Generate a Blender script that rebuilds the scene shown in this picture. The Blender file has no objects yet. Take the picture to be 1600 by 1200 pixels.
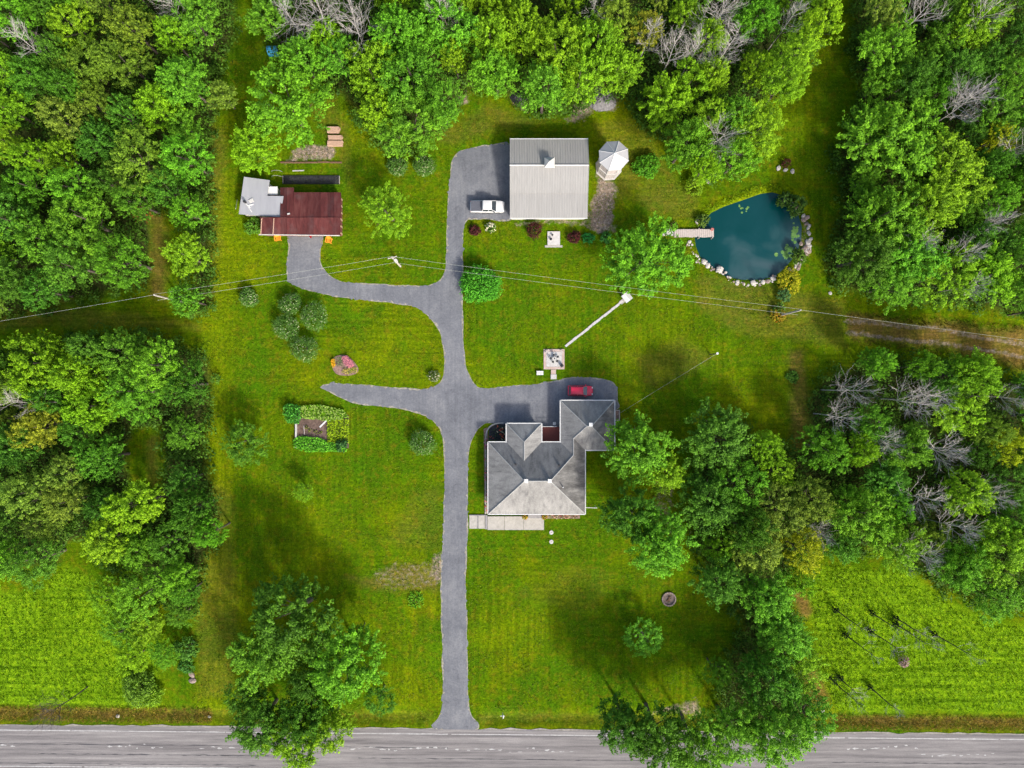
import bpy, math, random
import numpy as np
from mathutils import Vector, geometry

# ------------------------------------------------------------------ scene, camera, light
sc = bpy.context.scene
COL = sc.collection
R = random.Random(11)
rng = np.random.default_rng(11)
ALT, K = 120.0, 9.0            # drone height (m), photo pixels per metre at ground level

def P(x, y, h=0.0):
    """ground position (m) of something seen at photo pixel x, y when it is h metres up"""
    s = (ALT - h) / ALT / K
    return ((x - 800) * s, (600 - y) * s)

cam = bpy.data.cameras.new('camera')
cam.sensor_width = 36
cam.angle = 2 * math.atan(800 / (K * ALT))
cam.clip_start = 1; cam.clip_end = 5000
co = bpy.data.objects.new('camera', cam); COL.objects.link(co)
co.location = (0, 0, ALT)
sc.camera = co

SUN_EL = math.radians(37)
SUN_AZ = math.atan2(0.53, -0.85)           # compass style: x = sin, y = cos
world = bpy.data.worlds.new('World'); sc.world = world; world.use_nodes = True
wn = world.node_tree.nodes; wl = world.node_tree.links
sky = wn.new('ShaderNodeTexSky'); sky.sky_type = 'NISHITA'; sky.sun_disc = False
sky.sun_elevation = SUN_EL; sky.sun_rotation = SUN_AZ; sky.dust_density = 4.0; sky.ozone_density = 0.6
wl.new(sky.outputs[0], wn['Background'].inputs[0]); wn['Background'].inputs[1].default_value = 0.15
sun = bpy.data.lights.new('sun', 'SUN'); sun.energy = 2.9; sun.angle = math.radians(6.0); sun.color = (1.0, 0.95, 0.86)
so = bpy.data.objects.new('sun', sun); COL.objects.link(so)
sd = Vector((math.sin(SUN_AZ) * math.cos(SUN_EL), math.cos(SUN_AZ) * math.cos(SUN_EL), math.sin(SUN_EL)))
so.rotation_euler = (-sd).to_track_quat('-Z', 'Y').to_euler(); so.location = sd * 200
sc.view_settings.view_transform = 'Standard'; sc.view_settings.look = 'None'
sc.view_settings.exposure = 0.74; sc.view_settings.gamma = 1.0
try: sc.view_settings.use_curve_mapping = False
except Exception: pass
sc.cycles.max_bounces = 5; sc.cycles.diffuse_bounces = 3; sc.cycles.glossy_bounces = 2
sc.cycles.transmission_bounces = 3; sc.cycles.transparent_max_bounces = 4
sc.cycles.use_adaptive_sampling = True

# ------------------------------------------------------------------ materials
class NT:
    def __init__(s, name):
        s.m = bpy.data.materials.new(name); s.m.use_nodes = True
        s.t = s.m.node_tree; s.n = s.t.nodes; s.b = s.n['Principled BSDF']; s.out = s.n['Material Output']
    def add(s, typ, **kw):
        n = s.n.new(typ)
        for k, v in kw.items(): setattr(n, k, v)
        return n
    def link(s, a, b): s.t.links.new(a, b)
    def coord(s, scale=(1, 1, 1), rot=(0, 0, 0)):
        tc = s.add('ShaderNodeTexCoord'); mp = s.add('ShaderNodeMapping')
        mp.inputs['Scale'].default_value = scale; mp.inputs['Rotation'].default_value = rot
        s.link(tc.outputs['Object'], mp.inputs[0]); return mp.outputs[0]
    def noise(s, vec, scale, detail=3, rough=.6, dist=0):
        n = s.add('ShaderNodeTexNoise'); n.inputs['Scale'].default_value = scale
        n.inputs['Detail'].default_value = detail; n.inputs['Roughness'].default_value = rough
        n.inputs['Distortion'].default_value = dist
        s.link(vec, n.inputs['Vector']); return n.outputs['Fac']
    def ramp(s, fac, stops):
        r = s.add('ShaderNodeValToRGB'); e = r.color_ramp.elements
        while len(e) < len(stops): e.new(.5)
        for i, (p, c) in enumerate(stops):
            e[i].position = p; e[i].color = (*c, 1) if len(c) == 3 else c
        s.link(fac, r.inputs[0]); return r.outputs[0]
    def mix(s, fac, a, b, mode='MIX'):
        n = s.add('ShaderNodeMix', data_type='RGBA', blend_type=mode)
        for v, i in ((fac, 0), (a, 6), (b, 7)):
            if isinstance(v, (int, float)): n.inputs[i].default_value = v
            elif isinstance(v, tuple): n.inputs[i].default_value = (*v, 1)
            else: s.link(v, n.inputs[i])
        return n.outputs[2]
    def math(s, op, a, b=0.5, clamp=False):
        n = s.add('ShaderNodeMath', operation=op); n.use_clamp = clamp
        for v, i in ((a, 0), (b, 1)):
            if isinstance(v, (int, float)): n.inputs[i].default_value = v
            else: s.link(v, n.inputs[i])
        return n.outputs[0]
    def bump(s, h, strength=.4, dist=.05):
        b = s.add('ShaderNodeBump'); b.inputs['Strength'].default_value = strength; b.inputs['Distance'].default_value = dist
        s.link(h, b.inputs['Height']); s.link(b.outputs[0], s.b.inputs['Normal'])
    def color(s, c):
        if isinstance(c, tuple): s.b.inputs['Base Color'].default_value = (*c, 1)
        else: s.link(c, s.b.inputs['Base Color'])

def nmat(name, c1, c2, scale=3.0, rough=.8, bump=.3, stretch=(1, 1, 1), spec=.3, metal=0, c3=None):
    t = NT(name); v = t.coord(stretch); f = t.noise(v, scale, 5, .65)
    st = [(.3, c1), (.68, c2)] if c3 is None else [(.28, c1), (.5, c2), (.72, c3)]
    t.color(t.ramp(f, st)); t.b.inputs['Roughness'].default_value = rough
    t.b.inputs['Specular IOR Level'].default_value = spec; t.b.inputs['Metallic'].default_value = metal
    if bump: t.bump(t.noise(v, scale * 4, 3), bump, .03)
    return t.m

M = {}
M['wood_grey'] = nmat('weathered_wood', (.34, .29, .27), (.52, .46, .43), 3, .85, .3, (1, 8, 1))
M['wood_brown'] = nmat('brown_wood', (.10, .055, .03), (.2, .12, .07), 3, .8, .3, (1, 6, 1))
M['wood_pink'] = nmat('sawn_wood', (.36, .22, .15), (.52, .36, .27), 2.5, .8, .3, (1, 6, 1))
M['deck_red'] = nmat('red_deck_stain', (.24, .06, .045), (.32, .09, .07), 2, .7, .2, (6, 1, 1))
M['white'] = nmat('white_paint', (0.544, 0.544, 0.536), (0.640, 0.640, 0.632), 4, .5, .05)
M['offwhite'] = nmat('aged_white', (0.413, 0.405, 0.390), (0.540, 0.532, 0.510), 3, .7, .1)
M['concrete'] = nmat('concrete', (0.302, 0.288, 0.259), (0.418, 0.396, 0.360), 2.2, .9, .3)
M['concrete_dark'] = nmat('dark_concrete', (.2, .195, .2), (.3, .29, .29), 2.2, .9, .3)
M['pinkstone'] = nmat('pink_paving', (0.400, 0.288, 0.240), (0.496, 0.400, 0.360), 1.6, .9, .2)
M['palestone'] = nmat('pale_paving', (0.416, 0.392, 0.376), (0.528, 0.512, 0.496), 2.5, .9, .2)
M['siding'] = nmat('pale_siding', (.5, .47, .42), (.58, .55, .5), 2, .7, .1, (.3, .3, 6))
M['brick'] = nmat('brick_wall', (.25, .12, .09), (.36, .19, .14), 6, .85, .3)
M['glass'] = nmat('window_glass', (.02, .025, .03), (.035, .04, .05), 1, .08, 0, spec=.6)
M['dark'] = nmat('dark_metal', (.02, .02, .022), (.04, .04, .045), 4, .5, .1)
M['tyre'] = nmat('tyre_rubber', (.012, .012, .013), (.022, .022, .022), 8, .9, .1)
M['rim'] = nmat('alloy', (.35, .35, .36), (.45, .45, .46), 4, .35, 0, metal=.8)
M['truck_white'] = nmat('white_car_paint', (0.560, 0.560, 0.560), (0.608, 0.608, 0.608), 1, .3, 0, spec=.5)
M['car_red'] = nmat('red_car_paint', (.60, .02, .06), (.68, .03, .08), 1, .3, 0, spec=.5)
M['tonneau'] = nmat('black_vinyl_cover', (.075, .08, .1), (.1, .105, .125), 3, .6, .1)
M['car_glass'] = nmat('car_glass', (.03, .04, .05), (.05, .06, .07), 1, .05, 0, spec=.9)
M['lamp_clear'] = nmat('clear_lamp', (.6, .6, .6), (.7, .7, .7), 3, .2, 0)
M['lamp_red'] = nmat('red_lamp', (.4, .01, .01), (.5, .02, .02), 3, .3, 0)
M['galv'] = nmat('grey_metal_roof', (.27, .275, .30), (.34, .345, .37), .7, .45, .06, (1, .2, 1), spec=.5)
M['rust_wall'] = nmat('old_board_wall', (.1, .03, .025), (.2, .08, .06), 3, .9, .3, (1, 1, .3))
M['orange'] = nmat('orange_paint', (.6, .2, .015), (.75, .32, .03), 4, .6, .1)
M['red'] = nmat('red_cloth', (.5, .015, .02), (.62, .04, .05), 4, .8, .1)
M['blue'] = nmat('blue_tarp', (.02, .2, .42), (.08, .4, .6), 2, .5, .2)
M['soil'] = nmat('garden_soil', (.055, .035, .028), (.16, .11, .09), 2.5, .95, .6)
M['soil_dark'] = nmat('black_mulch', (.008, .008, .01), (.045, .045, .05), 3.5, .9, .6)
M['mulch'] = nmat('brown_mulch', (.12, .07, .055), (.3, .2, .17), 3, .95, .6)
M['gravel'] = nmat('gravel', (.11, .105, .11), (.24, .23, .235), 2.5, .95, .6)
M['stone'] = nmat('boulder', (0.336, 0.304, 0.280), (0.576, 0.544, 0.504), 2.2, .85, .5)
M['stone_dark'] = nmat('brown_boulder', (.16, .12, .10), (.34, .27, .24), 2.2, .85, .5)
M['ash'] = nmat('fire_ash', (.12, .09, .08), (.25, .19, .17), 3, .95, .4)
M['bark'] = nmat('bark', (.07, .055, .045), (.16, .13, .11), 3, .95, .5, (3, 3, .6))
M['deadwood'] = nmat('bleached_deadwood', (.30, .28, .26), (.48, .45, .43), 1.2, .9, .3)
M['darkwood'] = nmat('dark_dead_bark', (.035, .03, .026), (.10, .085, .075), 1.2, .9, .3)
M['pole'] = nmat('pole_wood', (.34, .31, .28), (.5, .46, .42), 2, .85, .2, (4, 4, .5))
M['wire'] = nmat('aluminium_cable', (.36, .38, .34), (.5, .52, .46), 2, .5, 0)
M['mark'] = nmat('worn_road_paint', (0.245, 0.241, 0.245), (0.446, 0.446, 0.443), 2.2, .8, .1)
M['tar'] = nmat('tar_seam', (.03, .03, .035), (.06, .06, .07), 3, .8, .1)

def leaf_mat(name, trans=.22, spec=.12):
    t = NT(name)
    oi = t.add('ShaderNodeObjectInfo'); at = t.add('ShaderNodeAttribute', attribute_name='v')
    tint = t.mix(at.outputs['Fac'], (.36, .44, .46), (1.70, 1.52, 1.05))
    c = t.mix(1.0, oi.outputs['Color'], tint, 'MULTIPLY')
    t.color(c); t.b.inputs['Roughness'].default_value = .55; t.b.inputs['Specular IOR Level'].default_value = spec
    tr = t.add('ShaderNodeBsdfTranslucent'); ms = t.add('ShaderNodeMixShader'); ms.inputs[0].default_value = trans
    c2 = t.mix(1.0, c, (1.25, 1.15, .5), 'MULTIPLY')
    t.link(c2, tr.inputs[0]); t.link(t.b.outputs[0], ms.inputs[1]); t.link(tr.outputs[0], ms.inputs[2])
    t.link(ms.outputs[0], t.out.inputs[0]); return t.m
M['leaf'] = leaf_mat('leaf')
M['petal'] = leaf_mat('petal', .15, .1)

# ------------------------------------------------------------------ mesh helpers
def link_mesh(name, me, parent=None, mat=None):
    if mat is not None: me.materials.append(mat)
    o = bpy.data.objects.new(name, me); COL.objects.link(o)
    if parent is not None: o.parent = parent
    return o

def tag(o, label=None, cat=None, group=None, kind=None):
    if label: o['label'] = label
    if cat: o['category'] = cat
    if group: o['group'] = group
    if kind: o['kind'] = kind
    return o

def thing(name, label, cat, loc=(0, 0, 0), rz=0.0, group=None):
    o = bpy.data.objects.new(name, None); COL.objects.link(o)
    o.empty_display_size = .5
    o.location = loc; o.rotation_euler = (0, 0, rz)
    return tag(o, label, cat, group)

class G:
    """collects simple solids, builds ONE mesh object"""
    def __init__(s): s.v = []; s.f = []
    def raw(s, v, f):
        o = len(s.v); s.v += [tuple(p) for p in v]; s.f += [tuple(i + o for i in q) for q in f]; return s
    def box(s, c, d, rz=0.0, taper=1.0):
        cx, cy, cz = c; x, y, z = d[0] / 2, d[1] / 2, d[2] / 2
        ca, sa = math.cos(rz), math.sin(rz); v = []
        for zz, k in ((-z, 1), (z, taper)):
            for a, b in ((-x, -y), (x, -y), (x, y), (-x, y)):
                a, b = a * k, b * k
                v.append((cx + a * ca - b * sa, cy + a * sa + b * ca, cz + zz))
        return s.raw(v, [(3, 2, 1, 0), (4, 5, 6, 7), (0, 1, 5, 4), (1, 2, 6, 5), (2, 3, 7, 6), (3, 0, 4, 7)])
    def prism(s, poly, z0, z1):
        n = len(poly)
        a = sum(poly[i][0] * poly[(i + 1) % n][1] - poly[(i + 1) % n][0] * poly[i][1] for i in range(n))
        if a < 0: poly = poly[::-1]
        v = [(x, y, z0) for x, y in poly] + [(x, y, z1) for x, y in poly]
        f = [(i, (i + 1) % n, n + (i + 1) % n, n + i) for i in range(n)]
        f += [tuple(range(n, 2 * n)), tuple(range(n - 1, -1, -1))]
        return s.raw(v, f)
    def tube(s, pts, rad, n=6, cap=True):
        rings = []
        for i, p in enumerate(pts):
            p = Vector(p)
            d = (Vector(pts[min(i + 1, len(pts) - 1)]) - Vector(pts[max(i - 1, 0)])).normalized()
            u = d.orthogonal().normalized(); w = d.cross(u)
            r = rad[i] if isinstance(rad, (list, tuple)) else rad
            rings.append([tuple(p + (u * math.cos(2 * math.pi * k / n) + w * math.sin(2 * math.pi * k / n)) * r) for k in range(n)])
        v = [q for r_ in rings for q in r_]; f = []
        for i in range(len(pts) - 1):
            for k in range(n):
                f.append((i * n + k, i * n + (k + 1) % n, (i + 1) * n + (k + 1) % n, (i + 1) * n + k))
        if cap: f += [tuple(range(n - 1, -1, -1)), tuple(range((len(pts) - 1) * n, len(pts) * n))]
        return s.raw(v, f)
    def cyl(s, c, r, h, n=16, r2=None):
        return s.tube([c, (c[0], c[1], c[2] + h)], [r, r if r2 is None else r2], n)
    def ring(s, c, r0, r1, z0, z1, n=24, a0=0, a1=2 * math.pi):
        full = abs(a1 - a0 - 2 * math.pi) < 1e-6; m = n if full else n + 1; v = []
        for i in range(m):
            a = a0 + (a1 - a0) * i / n; ca, sa = math.cos(a), math.sin(a)
            for r, z in ((r0, z0), (r1, z0), (r1, z1), (r0, z1)): v.append((c[0] + r * ca, c[1] + r * sa, z))
        f = []
        for i in range(n):
            j = (i + 1) % m
            for k in range(4): f.append((i * 4 + k, j * 4 + k, j * 4 + (k + 1) % 4, i * 4 + (k + 1) % 4))
        if not full: f += [(3, 2, 1, 0), tuple((m - 1) * 4 + k for k in range(4))]
        return s.raw(v, f)
    def loft(s, rings):
        n = len(rings[0]); v = [p for r in rings for p in r]; f = []
        for i in range(len(rings) - 1):
            for k in range(n): f.append((i * n + k, i * n + (k + 1) % n, (i + 1) * n + (k + 1) % n, (i + 1) * n + k))
        f += [tuple(range(n - 1, -1, -1)), tuple(range((len(rings) - 1) * n, len(rings) * n))]
        return s.raw(v, f)
    def build(s, name, mat, parent=None, smooth=False, kind=None, world=True):
        v = s.v
        if parent is not None and world:
            q = parent
            ox = oy = oz = 0
            while q is not None:
                ox += q.location.x; oy += q.location.y; oz += q.location.z; q = q.parent
            v = [(a - ox, b - oy, c - oz) for a, b, c in v]
        me = bpy.data.meshes.new(name); me.from_pydata(v, [], s.f)
        if smooth: me.polygons.foreach_set('use_smooth', [True] * len(me.polygons))
        me.update()
        o = link_mesh(name, me, parent, M[mat] if isinstance(mat, str) else mat)
        if kind: o['kind'] = kind
        return o

def copy_tree(o, parent=None):
    c = o.copy(); COL.objects.link(c); c.parent = parent
    for ch in list(o.children): copy_tree(ch, c)
    return c

def offset_poly(poly, d):
    """offset a polygon outwards by d (mitred)"""
    n = len(poly)
    a = sum(poly[i][0] * poly[(i + 1) % n][1] - poly[(i + 1) % n][0] * poly[i][1] for i in range(n))
    if a < 0: poly = poly[::-1]
    out = []
    for i in range(n):
        p0, p1, p2 = Vector(poly[i - 1]), Vector(poly[i]), Vector(poly[(i + 1) % n])
        e1 = (p1 - p0).normalized(); e2 = (p2 - p1).normalized()
        n1 = Vector((e1.y, -e1.x)); n2 = Vector((e2.y, -e2.x))
        b = (n1 + n2); l = max(.35, 1 + n1.dot(n2))
        out.append(tuple(p1 + b / l * d))
    return out

def smooth_poly(pts, step=.45, jitter=0.0, closed=True, seed=1):
    """resample a polygon (m) with Catmull-Rom and jitter"""
    rr = random.Random(seed); out = []; n = len(pts)
    for i in range(n if closed else n - 1):
        p = [Vector(pts[(i + k) % n]) if closed else Vector(pts[min(max(i + k, 0), n - 1)]) for k in (-1, 0, 1, 2)]
        L = (p[2] - p[1]).length; m = max(1, int(L / step))
        for k in range(m):
            t = k / m
            q = .5 * ((2 * p[1]) + (-p[0] + p[2]) * t + (2 * p[0] - 5 * p[1] + 4 * p[2] - p[3]) * t * t + (-p[0] + 3 * p[1] - 3 * p[2] + p[3]) * t ** 3)
            out.append((q.x + rr.gauss(0, jitter), q.y + rr.gauss(0, jitter)))
    return out

def sheet(name, poly, z, mat, parent=None, kind='structure'):
    v = [(x, y, z) for x, y in poly]
    tris = geometry.tessellate_polygon([[Vector(p) for p in v]])
    fs = []
    for t in tris:
        a, b, c = (Vector(v[i]) for i in t)
        fs.append(tuple(t) if (b - a).cross(c - a).z > 0 else tuple(t)[::-1])
    me = bpy.data.meshes.new(name); me.from_pydata(v, [], fs); me.update()
    o = link_mesh(name, me, parent, M[mat] if isinstance(mat, str) else mat)
    if kind and parent is None: o['kind'] = kind
    return o

# ------------------------------------------------------------------ outlines traced in photo pixels
DRIVE = [(678,1138),(686,1120),(691,1100),(692,1050),(691,1000),(690,950),(690,900),(692,850),(694,800),(695,750),(695,700),(692,680),
 (684,664),(668,651),(650,643),(620,637),(590,634),(555,629),(535,622),(515,612),(500,605),(505,601),(540,600),(570,602),(600,605),(640,608),
 (665,608),(680,603),(690,595),(694,585),(695,560),(693,540),(688,520),(678,503),(665,490),(650,480),(632,475),(600,471),(560,467),(520,462),
 (490,455),(470,450),(455,443),(449,435),(449,410),(452,385),(454,364),(500,364),(500,390),(500,410),(505,422),(516,432),(535,440),(555,443),
 (590,445),(625,447),(660,447),(675,445),(688,438),(695,425),(698,400),(699,350),(702,300),(705,270),(708,250),(718,238),(740,231),(765,228),
 (797,229),(800,300),(799,341),(760,342),(738,341),(730,342),(726,347),(724,357),(723,380),(722,410),(722,450),(722,500),(724,540),(727,570),(732,585),
 (740,600),(750,606),(765,607),(800,604),(840,600),(880,593),(905,590),(930,591),(950,594),(960,600),(964,612),(964,626),(962,640),(900,648),
 (880,666),(846,667),(791,667),(770,661),(754,663),(743,675),(735,695),(731,720),(730,760),(730,800),(729,850),(727,900),(728,950),(729,1000),
 (730,1050),(731,1090),(735,1115),(745,1139)]
POND = [(1086,372),(1088,385),(1094,400),(1106,414),(1122,425),(1138,433),(1160,437),(1190,437),(1212,431),(1225,420),(1236,408),(1246,394),
 (1252,378),(1254,355),(1248,335),(1240,318),(1226,306),(1208,300),(1190,302),(1170,309),(1150,316),(1130,323),(1112,332),(1100,345),(1090,358)]
WOODS = {
 'upper left wood': [(-60,-60),(355,-60),(358,20),(335,80),(325,150),(318,230),(320,330),(318,480),(298,498),(268,490),(264,440),(262,340),(248,322),(234,330),(232,450),(150,458),(80,476),(30,488),(-60,500)],
 'lower left wood': [(-60,560),(20,540),(60,520),(150,510),(230,515),(300,540),(325,590),(316,640),(308,700),(318,760),(333,810),(330,845),(304,900),(300,960),(270,990),(220,960),(150,900),(95,872),(60,905),(-60,915)],
 'top wood': [(375,-60),(1325,-60),(1322,20),(1300,60),(1270,105),(1225,140),(1215,190),(1185,255),(1120,275),(1062,215),(1010,190),(985,140),(930,140),(890,172),(830,165),(770,125),(720,135),(700,185),(645,225),(590,230),(550,180),(520,140),(480,110),(440,110),(425,70),(395,50)],
 'upper right wood': [(1350,-60),(1660,-60),(1660,505),(1570,485),(1480,478),(1400,470),(1335,450),(1305,420),(1320,340),(1335,310),(1322,262),(1316,225),(1340,180),(1365,120),(1345,60)],
 'lower right wood': [(1330,565),(1380,548),(1500,552),(1560,565),(1660,600),(1660,975),(1570,965),(1500,945),(1430,885),(1350,880),(1285,870),(1262,930),(1270,990),(1280,1060),(1300,1120),(1290,1170),(1200,1190),(1130,1180),(1135,1060),(1165,990),(1120,930),(1090,860),(1090,800),(1095,730),(1110,670),(1140,650),(1185,668),(1250,700),(1262,630),(1290,595)],
}
W_HOLES = [[(205,665),(255,665),(262,720),(255,770),(200,765),(196,700)], [(1232,540),(1262,540),(1264,700),(1240,710),(1230,640)], [(95,872),(150,890),(140,840),(105,845)]]

def np_inside(x, y, poly):
    ins = np.zeros(x.shape, bool); n = len(poly)
    for i in range(n):
        x0, y0 = poly[i]; x1, y1 = poly[(i + 1) % n]
        c = ((y0 > y) != (y1 > y)); 
        with np.errstate(divide='ignore', invalid='ignore'):
            ins ^= c & (x < (x1 - x0) * (y - y0) / (y1 - y0 + 1e-12) + x0)
    return ins
def np_dist(x, y, poly, closed=True):
    d = np.full(x.shape, 1e9); n = len(poly)
    for i in range(n if closed else n - 1):
        x0, y0 = poly[i]; x1, y1 = poly[(i + 1) % n]
        dx, dy = x1 - x0, y1 - y0; t = np.clip(((x - x0) * dx + (y - y0) * dy) / (dx * dx + dy * dy + 1e-9), 0, 1)
        d = np.minimum(d, np.hypot(x - x0 - t * dx, y - y0 - t * dy))
    return d
def np_sd(x, y, poly):
    d = np_dist(x, y, poly); return np.where(np_inside(x, y, poly), d, -d)
def sstep(a, b, v):
    t = np.clip((v - a) / (b - a), 0, 1); return t * t * (3 - 2 * t)
def lumpy(x, y, s, seed):
    """cheap smooth noise, -1..1"""
    r = np.random.default_rng(seed); o = np.zeros(x.shape)
    for k in range(7):
        a = r.uniform(0, 6.283); f = s * r.uniform(.6, 2.0)
        o += np.sin((x * math.cos(a) + y * math.sin(a)) * f + r.uniform(0, 6.28) + 1.3 * np.sin((x * math.sin(a) - y * math.cos(a)) * f * .7 + k))
    return o / 4.5

def road_y(x):   # photo y of the road's upper edge
    return 1131.5 + x * 0.0093

# ------------------------------------------------------------------ ground
st = .4
ax = np.concatenate([[-2500, -900, -350, -170, -125], np.arange(-104, 104.01, st), [125, 170, 350, 900, 2500]])
ay = np.concatenate([[-2500, -900, -350, -150, -100], np.arange(-80, 80.01, st), [100, 150, 350, 900, 2500]])
gx, gy = np.meshgrid(ax, ay); gx = gx.ravel(); gy = gy.ravel()
pxx = gx * K + 800; pyy = 600 - gy * K
wob = lumpy(gx, gy, .5, 3) * 5 + lumpy(gx, gy, 1.7, 4) * 3
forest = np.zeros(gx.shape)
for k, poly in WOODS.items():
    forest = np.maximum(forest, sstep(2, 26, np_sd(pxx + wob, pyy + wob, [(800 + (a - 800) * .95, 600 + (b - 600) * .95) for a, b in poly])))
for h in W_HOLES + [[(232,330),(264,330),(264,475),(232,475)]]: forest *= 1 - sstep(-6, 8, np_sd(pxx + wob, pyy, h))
mead = np.zeros(gx.shape)
for poly in ([(-900,935),(60,925),(100,885),(140,900),(220,965),(262,1000),(250,1045),(250,1106),(-900,1100)], [(1265,890),(1300,882),(1420,890),(1490,945),(1580,975),(2500,980),(2500,1116),(1305,1112),(1288,1060),(1262,960)]):
    mead = np.maximum(mead, sstep(-8, 10, np_sd(pxx + wob, pyy + wob, poly)))
dry = np.zeros(gx.shape)
for poly, a in (([(1322,492),(1400,500),(1500,508),(2600,590),(2600,650),(1600,575),(1480,545),(1400,535),(1330,530)], 1.0),      # track to the right
                ([(1238,550),(1256,550),(1262,640),(1256,712),(1244,712),(1234,640)], .8), ([(236,335),(258,340),(258,420),(256,470),(236,465)], .75),
                ([(228,690),(245,680),(250,750),(235,765)], .5), ([(-900,470),(140,480),(310,505),(310,512),(140,512),(-900,520)], .35),
                ([(1237,925),(1255,918),(1262,945),(1258,960),(1246,955)], 1.2), ([(1250,1050),(1272,1048),(1295,1090),(1290,1105),(1262,1085)], 1.2), ([(540,905),(580,900),(640,880),(690,880),(690,925),(640,925),(590,918)], .6),
                ([(1090,430),(1200,446),(1320,470),(1320,540),(1150,520),(1080,470)], .38), ([(990,560),(1060,525),(1120,560),(1020,615)], .32), ([(640,215),(700,195),(760,165),(860,190),(780,205),(700,225)], .36), ([(930,200),(985,180),(1000,290),(960,330),(965,260)], .35), ([(1010,270),(1090,300),(1080,340),(1030,340),(990,310)], .35), ([(480,160),(520,150),(545,200),(545,300),(535,260)], .3), ([(640,770),(690,760),(690,860),(600,850)], .2), ([(800,930),(900,880),(960,900),(930,960)], .15),
                ([(985,190),(1010,200),(1040,260),(1060,285),(1020,270),(985,220)], .35), ([(330,200),(355,200),(345,400),(333,480),(320,480),(324,300)], .35), ([(300,760),(360,760),(370,1080),(310,1090)], .3)):
    dry = np.maximum(dry, a * sstep(-9, 9, np_sd(pxx + wob, pyy + wob, poly)))
dl = (pyy - road_y(pxx))
ditchband = np.exp(-((dl + 16) / 9.0) ** 2) * np.where((pxx < 330) | (pxx > 1300), 1.0, .35) * (1 - sstep(45, 25, np.abs(pxx - 711)))
dry = np.maximum(dry, ditchband * (0.85 + .3 * lumpy(gx, gy, 1.2, 8)))
bare = np.zeros(gx.shape)
for poly, a in (([(572,892),(620,880),(690,872),(692,922),(640,926),(590,918)], .42), ([(925,290),(962,292),(962,362),(930,364),(912,350),(918,345)], .95), ([(800,342),(918,342),(918,352),(800,350)], .7),
                ([(905,165),(930,140),(965,145),(960,175),(930,175),(905,190),(880,190)], .8), ([(700,140),(735,143),(728,160),(708,160)], .8), ([(795,125),(825,140),(825,172),(800,165)], .8),
                ([(928,266),(960,285),(965,300),(925,300)], .9), ([(470,232),(520,225),(522,252),(440,256)], .9), ([(1235,340),(1268,350),(1270,400),(1240,420),(1225,430),(1245,400)], .45),
                ([(1250,1090),(1280,1085),(1290,1105),(1255,1110)], .3), ([(1020,745),(1060,760),(1050,800),(1080,830),(1060,850),(1020,820)], .45), ([(1090,1092),(1100,1118),(1000,1116)], .7)):
    bare = np.maximum(bare, a * sstep(-7, 7, np_sd(pxx + wob, pyy + wob, poly)))
for rut in ([(1322,503),(1450,511),(1600,539),(1900,592),(2500,700)], [(1326,521),(1480,538),(1600,558),(1900,612),(2500,720)]):
    bare = np.maximum(bare, .62 * sstep(7, 2, np_dist(pxx + wob * .4, pyy + wob * .4, rut, False)))
bare = np.maximum(bare, .7 * sstep(-5, 5, np_sd(pxx + wob * .6, pyy + wob * .6, [(676,868),(693,862),(693,915),(680,912),(670,900)])))
lime = sstep(-8, 6, np_sd(pxx + wob * .5, pyy + wob * .5, [(1100,345),(1130,318),(1170,302),(1210,288),(1245,300),(1262,330),(1240,325),(1215,302),(1190,304),(1150,318),(1115,334)]))
lime = np.maximum(lime, .5 * sstep(40, 0, np.abs(pxx - 340 + .02 * (pyy - 500))) * (pyy > 180) * (lumpy(gx, gy, .25, 21) > -.3))
lime = np.clip(lime + .5 * sstep(.2, 1.1, lumpy(gx, gy, .13, 22)), 0, 1)
gz = .03 * lumpy(gx, gy, .12, 5) * 0
gz -= .55 * np.exp(-((dl + 17) / 10.0) ** 2) * (1 - sstep(60, 38, np.abs(pxx - 711))) * (dl < 2)
sdp = np_sd(gx, gy, [P(*p) for p in POND])
gz -= np.clip(sdp + .45, 0, 2.2) * .55
nX, nY = len(ax), len(ay)
idx = np.arange(nX * nY).reshape(nY, nX)
quads = np.stack([idx[:-1, :-1], idx[:-1, 1:], idx[1:, 1:], idx[1:, :-1]], -1).reshape(-1, 4)

def fast_mesh(name, v, q, face_attr=None):
    me = bpy.data.meshes.new(name); n = len(q)
    me.vertices.add(len(v)); me.vertices.foreach_set('co', np.asarray(v, np.float32).ravel())
    me.loops.add(n * 4); me.loops.foreach_set('vertex_index', np.asarray(q, np.int32).ravel())
    me.polygons.add(n); me.polygons.foreach_set('loop_start', np.arange(0, n * 4, 4, dtype=np.int32))
    me.polygons.foreach_set('loop_total', np.full(n, 4, np.int32))
    me.update(calc_edges=True)
    if face_attr is not None:
        a = me.attributes.new('v', 'FLOAT', 'FACE'); a.data.foreach_set('value', np.asarray(face_attr, np.float32))
    return me

gme = fast_mesh('ground', np.stack([gx, gy, gz], -1), quads)
gme.polygons.foreach_set('use_smooth', np.ones(len(quads), bool))
for nm, arr in (('za', (forest, mead, np.clip(dry, 0, 1), np.ones(gx.shape))), ('zb', (np.clip(bare, 0, 1), np.clip(lime, 0, 1), np.zeros(gx.shape), np.ones(gx.shape)))):
    a = gme.attributes.new(nm, 'FLOAT_COLOR', 'POINT'); a.data.foreach_set('color', np.stack(arr, -1).astype(np.float32).ravel())

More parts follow.
